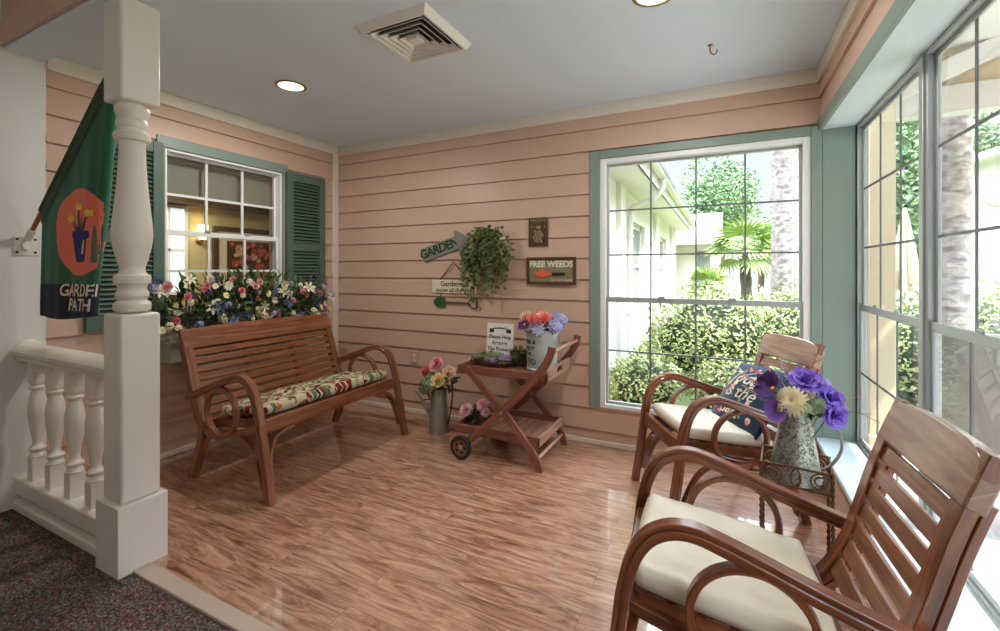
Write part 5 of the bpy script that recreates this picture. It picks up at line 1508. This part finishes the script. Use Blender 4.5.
def leaf_mass_local(mb, r, c, rad, n, L, seed):
    for i in range(n):
        d = V((r.gauss(0, 1), r.gauss(0, 1), r.gauss(0, 1))); d.normalize()
        lump = 1 + .24 * noise.noise(d * 2.6 + V((seed, 0, 0))) + .14 * noise.noise(d * 7 + V((0, seed, 0)))
        k = lump * r.uniform(.78, 1.04)
        p = c + V((d.x * rad[0], d.y * rad[1], d.z * rad[2])) * k
        if p.z < .01: continue
        q = d * .5 + V((r.uniform(-1, 1), r.uniform(-1, 1), r.uniform(-.5, 1)))
        s = r.uniform(.6, 1.3)
        mb.leaf(p, q, d + V((r.uniform(-.6, .6), r.uniform(-.6, .6), r.uniform(-.2, .8))), L * s, L * .5 * s, -.2)
HG = 'hedge shrubs outside the big window'
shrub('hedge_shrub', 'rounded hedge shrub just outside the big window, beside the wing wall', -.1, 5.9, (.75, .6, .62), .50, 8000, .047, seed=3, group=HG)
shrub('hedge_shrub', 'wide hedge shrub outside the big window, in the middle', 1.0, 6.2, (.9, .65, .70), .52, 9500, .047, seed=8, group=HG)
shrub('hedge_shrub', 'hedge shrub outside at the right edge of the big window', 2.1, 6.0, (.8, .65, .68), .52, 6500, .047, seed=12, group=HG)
shrub('low_shrub', 'low shrub at the foot of the cream wing wall', -.72, 4.75, (.36, .42, .32), .20, 2800, .042, seed=21, group=HG)
shrub('low_shrub', 'low shrub close to the window glass behind the far armchair', .25, 4.6, (.55, .38, .36), .22, 3800, .042, seed=22, group=HG)

def palm_trunk(label, x, y, r, h, seed, crown=True):
    t = thing('palm_tree', label, 'palm tree', (x, y, GZ), 0, 'tall palms with thick trunks')
    b = MB(); k = random.Random(seed)
    prof = []
    n = 46
    for i in range(n): prof.append((r * (1.18 - .22 * min(1, i / 12) + (.05 if i % 2 else 0)) * k.uniform(.97, 1.03), h * i / (n - 1)))
    b.lathe(prof, 22); b.build('trunk', M['trunk'], t)
    b = MB()
    for i in range(26):
        a = 2.4 * i; e = k.uniform(-.2, 1.2); L = k.uniform(.85, 1.0)
        pts = catmull([(0, 0, h), V((math.cos(a) * math.cos(e), math.sin(a) * math.cos(e), math.sin(e))) * L * .5 + V((0, 0, h)), V((math.cos(a) * L * .9, math.sin(a) * L * .9, h + math.sin(e) * L * .6 - .4))], 8)
        for j, p in enumerate(pts[4:]):
            T = (pts[min(j + 5, len(pts) - 1)] - pts[j + 3]).normalized(); s = T.cross(V((0, 0, 1))).normalized()
            for q in (-1, 1): b.leaf(p, s * q + T * .5 - V((0, 0, .2)), V((0, 0, 1)), .5, .04, -.3)
        b.tube(pts, .015, 4)
    b.build('fronds', M['palm_leaf'], t, smooth=False)
palm_trunk('tall palm with a thick grey trunk at the right of the big window', .76, 7.1, .165, 5.6, 3)
palm_trunk('tall palm with a grey trunk seen through the nearest side window', 1.75, 5.1, .125, 5.4, 4)

def fan_palm(label, x, y, h, R, seed):
    t = thing('fan_palm', label, 'palm tree', (x, y, GZ), 0, 'small fan palms')
    k = random.Random(seed)
    b = MB(); b.tube(catmull([(0, 0, 0), (.04, .02, h * .5), (0, 0, h)], 5), [.09 + .012 * (i % 2) for i in range(11)], 10); b.build('trunk', M['bark'], t)
    b = MB()
    for i in range(30):
        a = 2.4 * i; e = k.uniform(-.5, 1.2)
        d = V((math.cos(a) * math.cos(e), math.sin(a) * math.cos(e), math.sin(e)))
        hub = V((0, 0, h)) + d * R * .45
        b.tube([(0, 0, h), hub], .009, 4)
        side = d.cross(V((0, 0, 1))).normalized(); up = side.cross(d)
        for j in range(15):
            f = -1.5 + 3.0 * j / 14
            q = d * math.cos(f) + side * math.sin(f) - V((0, 0, .18))
            b.leaf(hub, q, up, R * .62 * k.uniform(.85, 1.1), R * .055, -.25)
    b.build('fronds', M['palm_leaf'], t, smooth=False)
fan_palm('bright green fan palm beyond the hedge, left of the thick palm trunk', .36, 9.3, 1.75, .72, 5)
fan_palm('low fan palm in front of the far cream building', -.3, 10.9, 1.05, .55, 6)
fan_palm('fan palm to the right of the thick grey palm trunk', 1.95, 9.6, 1.5, .7, 7)

def tree(label, x, y, h, rad, seed, n=11000, L=.17, mat='tree_leaf'):
    t = thing('garden_tree', label, 'tree', (x, y, GZ), 0, 'trees in the garden beyond')
    k = random.Random(seed)
    b = MB(); b.tube(catmull([(0, 0, 0), (.1, .05, h * .4), (0, 0, h * .75)], 4), [.2 - .012 * i for i in range(9)], 10)
    for i in range(7):
        a = 2.4 * i; b.tube([(0, 0, h * (.35 + .05 * i)), (math.cos(a) * rad[0] * .6, math.sin(a) * rad[1] * .6, h * (.55 + .06 * i))], [.08, .03], 6)
    b.build('trunk', M['bark'], t)
    mb = MB()
    for q in range(9):
        d = V((k.uniform(-1, 1), k.uniform(-1, 1), k.uniform(-.8, 1))) * .62
        leaf_mass_local(mb, k, V((d.x * rad[0], d.y * rad[1], h - rad[2] + d.z * rad[2])), (rad[0] * .55, rad[1] * .55, rad[2] * .5), n // 9, L, seed + q)
    mb.build('crown', M[mat], t, smooth=False)
tree('round leafy tree above the grey shingle roof', -.1, 24.5, 6.9, (2.0, 2.0, 2.6), 31)
tree('tall leafy tree behind the thick grey palm trunk', 4.4, 27, 8.6, (1.9, 1.9, 3.6), 32)
tree('leafy tree seen through the far side window, near the closed umbrella', 3.4, 13.4, 5.2, (.9, 1.1, 2.4), 33)
tree('leafy tree beyond the white gabled house', 11.5, 21, 6.5, (2.2, 1.8, 3.0), 34)
tree('small tree far behind the white fence', 2.2, 33, 5.4, (2.2, 2.2, 2.4), 35)
tree('spreading tree behind the white gabled house', 7.2, 20.6, 6.8, (1.6, 1.6, 2.6), 36)

# white fence
t = thing('garden_fence', 'white picket fence beyond the hedge', 'fence', (1.6, 11.4, GZ))
b = MB()
for z in (.25, .8): b.box((-1.6, -.02, z), (2.6, .02, z + .08))
b.build('rails', M['ext_white'], t)
for k in range(30):
    b = MB(); b.prism([(-.045, 0), (.045, 0), (.045, .96), (0, 1.03), (-.045, .96)], .02, Matrix(((1, 0, 0, 0), (0, 0, -1, 0), (0, 1, 0, 0), (0, 0, 0, 1)))); o = b.build('picket', M['ext_white'], t); o.location = (-1.5 + k * .138, -.02, 0)

# porch outside the side windows
t = thing('porch_roof', 'porch roof with white beams and ochre gable outside the side windows', 'porch', (2.2, 1.5, 0))
b = MB(); b.box((-1.42, -5.0, 2.95), (.2, 3.25, 3.05)); b.build('roof_deck', M['ext_white'], t)
b = MB(); b.box((-1.42, 3.05, 2.46), (.2, 3.2, 2.66)); b.build('front_beam', M['ext_white'], t)
b = MB(); b.box((.05, -5.0, 2.46), (.2, 3.05, 2.66)); b.build('side_beam', M['ext_white'], t)
b = MB(); b.box((-1.42, 3.10, 2.66), (.2, 3.16, 2.95)); b.build('gable_panel', M['ochre'], t)
b = MB(); b.sweep([(-1.0, 3.03, 2.64), (-.2, 3.03, 2.98)], (0, 1, 0), .06, .14); b.build('brace', M['ext_white'], t)
for x, y in ((-1.18, 2.62), (.125, -.6), (.125, -3.6)):
    b = MB(); b.box((-.075, -.075, GZ), (.075, .075, 2.47)); b.box((-.095, -.095, GZ), (.095, .095, GZ + .2)); o = b.build('post', M['ochre'] if x < 0 else M['ext_white'], t, .006); o.location = (x, y, 0)

# white gabled house with an oval vent
t = thing('gabled_house', 'white gabled house with oval vent outside the nearest side window', 'building', (7.2, 13.5, GZ))
b = MB(); b.prism([(-2.3, 0), (2.3, 0), (2.3, 3.75), (0, 4.5), (-2.3, 3.75)], 4, Matrix(((1, 0, 0, 0), (0, 0, 1, 0), (0, 1, 0, 0), (0, 0, 0, 1)))); b.build('wall', M['ext_white'], t, smooth=False)
b = MB()
b.sweep([(-2.6, -.2, 3.70), (0, -.2, 4.55)], (0, 1, 0), .35, .14); b.sweep([(0, -.2, 4.55), (2.6, -.2, 3.70)], (0, 1, 0), .35, .14); b.build('rake_board', M['ext_white'], t)
b = MB(); b.lathe([(0, .012), (.20, .012), (.21, .04), (.25, .045), (.27, 0)], 24, 0, Matrix.Translation((-1.85, -.0, 3.15)) @ Matrix.Rotation(pi / 2, 4, 'X'), sy=1.5); b.build('oval_vent', M['stucco'], t)
b = MB(); b.box((-1.1, -.04, .9), (-.1, .02, 2.1)); b.build('window', M['ext_glass'], t)

shrub('patio_hedge', 'long hedge shrub along the lawn beyond the patio', 6.6, 1.5, (.8, 3.2, .9), .6, 9000, .08, seed=51, group='patio hedges')
shrub('patio_hedge', 'second hedge shrub further left along the lawn beyond the patio', 6.8, 7.4, (.8, 2.0, .9), .6, 6000, .08, seed=52, group='patio hedges')
# closed umbrella and patio chair
t = thing('patio_umbrella', 'closed cream patio umbrella outside the far side window', 'umbrella', (2.82, 10.0, GZ))
b = MB(); b.tube([(0, 0, .02), (0, 0, 2.45)], .022, 10); b.build('pole', M['ext_white'], t)
b = MB(); n = 24; prof = [(.03, 2.4), (.07, 2.2), (.12, 1.9), (.17, 1.55), (.22, 1.2), (.24, 1.02)]
for r, z in prof:
    for j in range(n):
        a = 2 * pi * j / n; q = r * (1 if j % 3 else .62); b.v.append(V((q * math.cos(a), q * math.sin(a), z)))
for i in range(len(prof) - 1):
    for j in range(n): b.face((i * n + j, i * n + (j + 1) % n, (i + 1) * n + (j + 1) % n, (i + 1) * n + j))
b.build('folded_canopy', M['umbrella'], t)
b = MB(); b.lathe([(0, 0), (.26, 0), (.26, .06), (.05, .1), (.04, .3), (0, .3)], 20); b.build('base', M['ext_white'], t)
shrub('patio_shrub', 'pale green shrub beside the patio, outside the nearest side window', 3.5, 8.0, (.9, .7, .72), .5, 2600, .09, seed=41, group='patio shrubs')
shrub('patio_shrub', 'pale green shrub on the patio edge near the closed umbrella', 2.35, 6.9, (.5, .5, .62), .48, 1800, .085, seed=42, group='patio shrubs')
def patio_chair(label, x, y, rz):
    t = thing('patio_chair', label, 'chair', (x, y, GZ + .02), rz, 'white patio chairs')
    for s in (-1, 1):
        b = MB(); b.tube(catmull([(s * .28, -.28, 0), (s * .28, -.29, .3), (s * .28, -.27, .58), (s * .28, -.2, .64), (s * .28, .1, .64), (s * .27, .26, .6)], 5), .014, 8); b.build('arm_frame', M['ext_white'], t)
        b = MB(); b.tube(catmull([(s * .25, .38, 0), (s * .25, .27, .25), (s * .25, .2, .42)], 5), .014, 8); b.build('leg', M['ext_white'], t)
        b = MB(); b.tube(catmull([(s * .25, -.27, .42), (s * .25, .16, .40), (s * .25, .26, .55), (s * .25, .36, .80), (s * .25, .44, 1.04)], 5), .014, 8); b.build('side_rail', M['ext_white'], t)
    b = MB(); b.sweep(catmull([(0, -.27, .415), (0, .14, .395), (0, .25, .55), (0, .35, .80), (0, .43, 1.03)], 5), (1, 0, 0), .49, .008, ch=.1); b.build('sling', M['sling'], t)
    b = MB(); b.tube([(-.25, .44, 1.04), (.25, .44, 1.04)], .014, 8); b.tube([(-.27, -.27, .42), (.27, -.27, .42)], .014, 8); b.build('cross_bar', M['ext_white'], t)
patio_chair('white patio chair with grey sling outside, nearest to the side window glass', 1.40, 3.35, math.radians(150))
patio_chair('white patio chair with grey sling out on the patio, further from the glass', 2.35, 4.0, math.radians(200))

# ------------------------------------------------------------------ the lounge behind the flower-box window
LX = XL - .15
w = MB(); w.box((LX - 3.6, -1.5, -.12), (LX, 7.5, 0)); struct('floor_lounge', w, M['carpet'], smooth=False)
w = MB(); w.box((LX - 3.6, -1.5, 2.6), (LX, 7.5, 2.7)); struct('ceiling_lounge', w, M['ceiling'], smooth=False)
w = MB(); w.box((LX - 3.75, -1.5, -.1), (LX - 3.6, 7.5, 2.7)); w.box((LX - 3.6, 7.5, -.1), (LX, 7.65, 2.7)); w.box((LX, YB + .15, -.1), (LX + .1, 7.65, 2.7)); w.box((LX - 3.6, -1.65, -.1), (LX, -1.5, 2.7)); struct('wall_lounge', w, M['room_wall'], smooth=False)
w = MB(); w.box((LX - 3.6, -1.5, 2.22), (LX - 3.3, 7.5, 2.6)); struct('beam_lounge', w, M['room_dark'], smooth=False)
t = thing('roller_shade', 'half lowered grey roller shade inside the flower-box window', 'blind', (XL - .13, 2.142, 1.80))
b = MB(); b.box((-.004, -.43, .0), (0, .43, .24)); b.build('cloth', M['shade_cloth'], t)
b = MB(); b.tube([(-.002, -.43, .002), (-.002, .43, .002)], .008, 8); b.tube([(-.015, -.43, .25), (-.015, .43, .25)], .02, 10); b.build('roller', M['shade_cloth'], t)
PXX = LX - 3.585
def framed(name, label, cat, y, z, wd, ht, fr, fm, inner):
    t = thing(name, label, cat, (PXX, y, z))
    b = MB(); f = fr
    for lo, hi in (((-wd / 2, -ht / 2), (-wd / 2 + f, ht / 2)), ((wd / 2 - f, -ht / 2), (wd / 2, ht / 2)), ((-wd / 2 + f, -ht / 2), (wd / 2 - f, -ht / 2 + f)), ((-wd / 2 + f, ht / 2 - f), (wd / 2 - f, ht / 2))):
        b.box((-.01, lo[0], lo[1]), (.04, hi[0], hi[1]))
    b.build('frame', M[fm], t, .004)
    b = MB(); b.box((-.01, -wd / 2 + f, -ht / 2 + f), (.015, wd / 2 - f, ht / 2 - f)); b.build('panel' if inner != 'glow_window' else 'pane', M[inner], t)
    return t
t = framed('framed_picture', 'framed picture of red blossoms seen through the flower-box window', 'picture', 4.86, 1.42, 1.24, 1.06, .075, 'room_dark', 'plaque_cream')
b = MB(); b.box((.012, -.40, -.35), (.02, .40, .31)); b.build('canvas', M['room_dark'], t)
for i in range(34):
    flower(t, 'mum', ('p_coral', 'p_rose', 'p_peach')[i % 3], (.022, rr.uniform(-.34, .34), rr.uniform(-.29, .26)), (1, 0, 0), rr.uniform(.7, 1.4), R=.05, rings=4, n0=10, name='painted_blossom')
t = framed('lounge_window', 'bright lounge window seen at the left of the flower-box window', 'window', 3.62, 1.55, .5, 1.30, .05, 'frame_white', 'glow_window')
b = MB(); b.box((0, -.2, -.02), (.03, .2, .02)); b.box((0, -.015, -.6), (.03, .015, .6)); b.build('muntins', M['frame_white'], t)
t = thing('wall_sconce', 'brass wall sconce with a glowing shade inside the lounge', 'lamp', (PXX, 4.04, 1.70))
b = MB(); b.lathe([(0, 0), (.05, .0), (.05, .015), (0, .02)], 16, 0, Matrix.Rotation(pi / 2, 4, 'Y')); b.tube(catmull([(.01, 0, 0), (.08, 0, -.03), (.11, 0, .02)], 4), .008, 8); b.build('bracket', M['brass'], t)
b = MB(); b.lathe([(.05, .02), (.06, .03), (.065, .24), (.06, .24), (.055, .03)], 20, 0, Matrix.Translation((.11, 0, 0))); b.build('shade', M['sconce'], t)
# ------------------------------------------------------------------ light
def lamp(name, kind, loc, energy, col=(1, 1, 1), size=.15, size_y=None, rot=(0, 0, 0), **k):
    d = bpy.data.lights.new(name, kind); d.energy = energy; d.color = col
    if kind == 'AREA':
        d.shape = 'DISK' if size_y is None else 'RECTANGLE'; d.size = size
        if size_y: d.size_y = size_y
    for a, v in k.items(): setattr(d, a, v)
    o = bpy.data.objects.new(name, d); COL.objects.link(o); o.location = loc; o.rotation_euler = rot
    return o
sd = V((.62, -.22, .95)).normalized()
s = lamp('sun', 'SUN', (6, -4, 10), SUN_E, (1.0, .95, .86)); s.data.angle = math.radians(.8)
s.rotation_euler = sd.to_track_quat('Z', 'Y').to_euler()
for nm, x, y in (('can_lamp', -2.507, 1.996), ('can_lamp', -.266, 2.077)):
    lamp(nm, 'AREA', (x, y, ZC - .012), CAN_E, (1.0, .96, .90), .15)
# unseen fill light panels, added to brighten the view from behind the camera
for i, (x, y) in enumerate(((-.6, -.9), (-2.4, -.9), (-.6, -2.4), (-2.4, -2.4))):
    t = thing('hall_fill_panel', 'square fill light panel added in the hall behind the camera', 'ceiling light', (x, y, HALL_Z), 0, 'added hall fill panels')
    b = MB(); b.box((-.33, -.33, -.03), (.33, .33, 0)); b.build('housing', M['white_paint'], t, .004)
    lamp('hall_fill', 'AREA', (x, y, HALL_Z - .035), HALL_E, (1.0, .84, .68), .6, .6)
lamp('lounge_lamp', 'AREA', (LX - 2.4, 3.0, 2.55), LOUNGE_E, (1, .88, .66), .8)

wd = bpy.data.worlds.new('sky'); SC.world = wd; wd.use_nodes = True
N, L = wd.node_tree.nodes, wd.node_tree.links
bg = N['Background']
tc = N.new('ShaderNodeTexCoord'); sp = N.new('ShaderNodeSeparateXYZ'); L.new(tc.outputs['Generated'], sp.inputs[0])
r = N.new('ShaderNodeValToRGB'); r.color_ramp.elements[0].position = 0.0; r.color_ramp.elements[0].color = (.86, .93, 1, 1)
r.color_ramp.elements[1].position = .7; r.color_ramp.elements[1].color = (.55, .72, 1.0, 1)
nz = N.new('ShaderNodeTexNoise'); nz.inputs['Scale'].default_value = 2.2; nz.inputs['Detail'].default_value = 5
L.new(tc.outputs['Generated'], nz.inputs['Vector'])
cr = N.new('ShaderNodeValToRGB'); cr.color_ramp.elements[0].position = .45; cr.color_ramp.elements[1].position = .62
L.new(nz.outputs['Fac'], cr.inputs['Fac'])
mx = N.new('ShaderNodeMix'); mx.data_type = 'RGBA'; mx.inputs[7].default_value = (1, 1, 1, 1)
L.new(sp.outputs['Z'], r.inputs['Fac']); L.new(r.outputs['Color'], mx.inputs[6]); L.new(cr.outputs['Color'], mx.inputs[0])
# sky overhead, out of view, brightened to light the room; calmer towards the horizon
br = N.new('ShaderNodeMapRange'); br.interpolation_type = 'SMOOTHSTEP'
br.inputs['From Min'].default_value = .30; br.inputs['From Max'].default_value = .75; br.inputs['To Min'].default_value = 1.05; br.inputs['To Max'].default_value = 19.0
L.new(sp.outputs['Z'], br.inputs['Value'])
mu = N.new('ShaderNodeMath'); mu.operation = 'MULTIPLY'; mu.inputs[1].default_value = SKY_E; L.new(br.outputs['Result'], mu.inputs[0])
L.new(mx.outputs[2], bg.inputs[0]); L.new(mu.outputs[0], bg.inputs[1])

# ------------------------------------------------------------------ camera (level, lens shifted down a little)
cd = bpy.data.cameras.new('camera'); cam = bpy.data.objects.new('camera', cd); COL.objects.link(cam)
FPX = 447.0
cd.sensor_fit = 'HORIZONTAL'; cd.sensor_width = 36.0; cd.lens = FPX / 1000 * 36.0
cd.shift_x = 0.0; cd.shift_y = -(315.5 - 270.0) / 1000.0
cd.clip_start = 0.02; cd.clip_end = 200
cam.location = (0, 0, 1.26); cam.rotation_euler = (pi / 2, 0, math.atan2(222, 447))
SC.camera = cam
SC.view_settings.view_transform = 'Standard'; SC.view_settings.look = 'None'; SC.view_settings.gamma = 1.0
SC.view_settings.exposure = EXPO; SC.view_settings.use_curve_mapping = False
SC.cycles.use_denoising = True
SC.cycles.max_bounces = 10; SC.cycles.diffuse_bounces = 5; SC.cycles.glossy_bounces = 4; SC.cycles.transparent_max_bounces = 16
SC.cycles.sample_clamp_indirect = 6.0; SC.cycles.caustics_reflective = False; SC.cycles.caustics_refractive = False
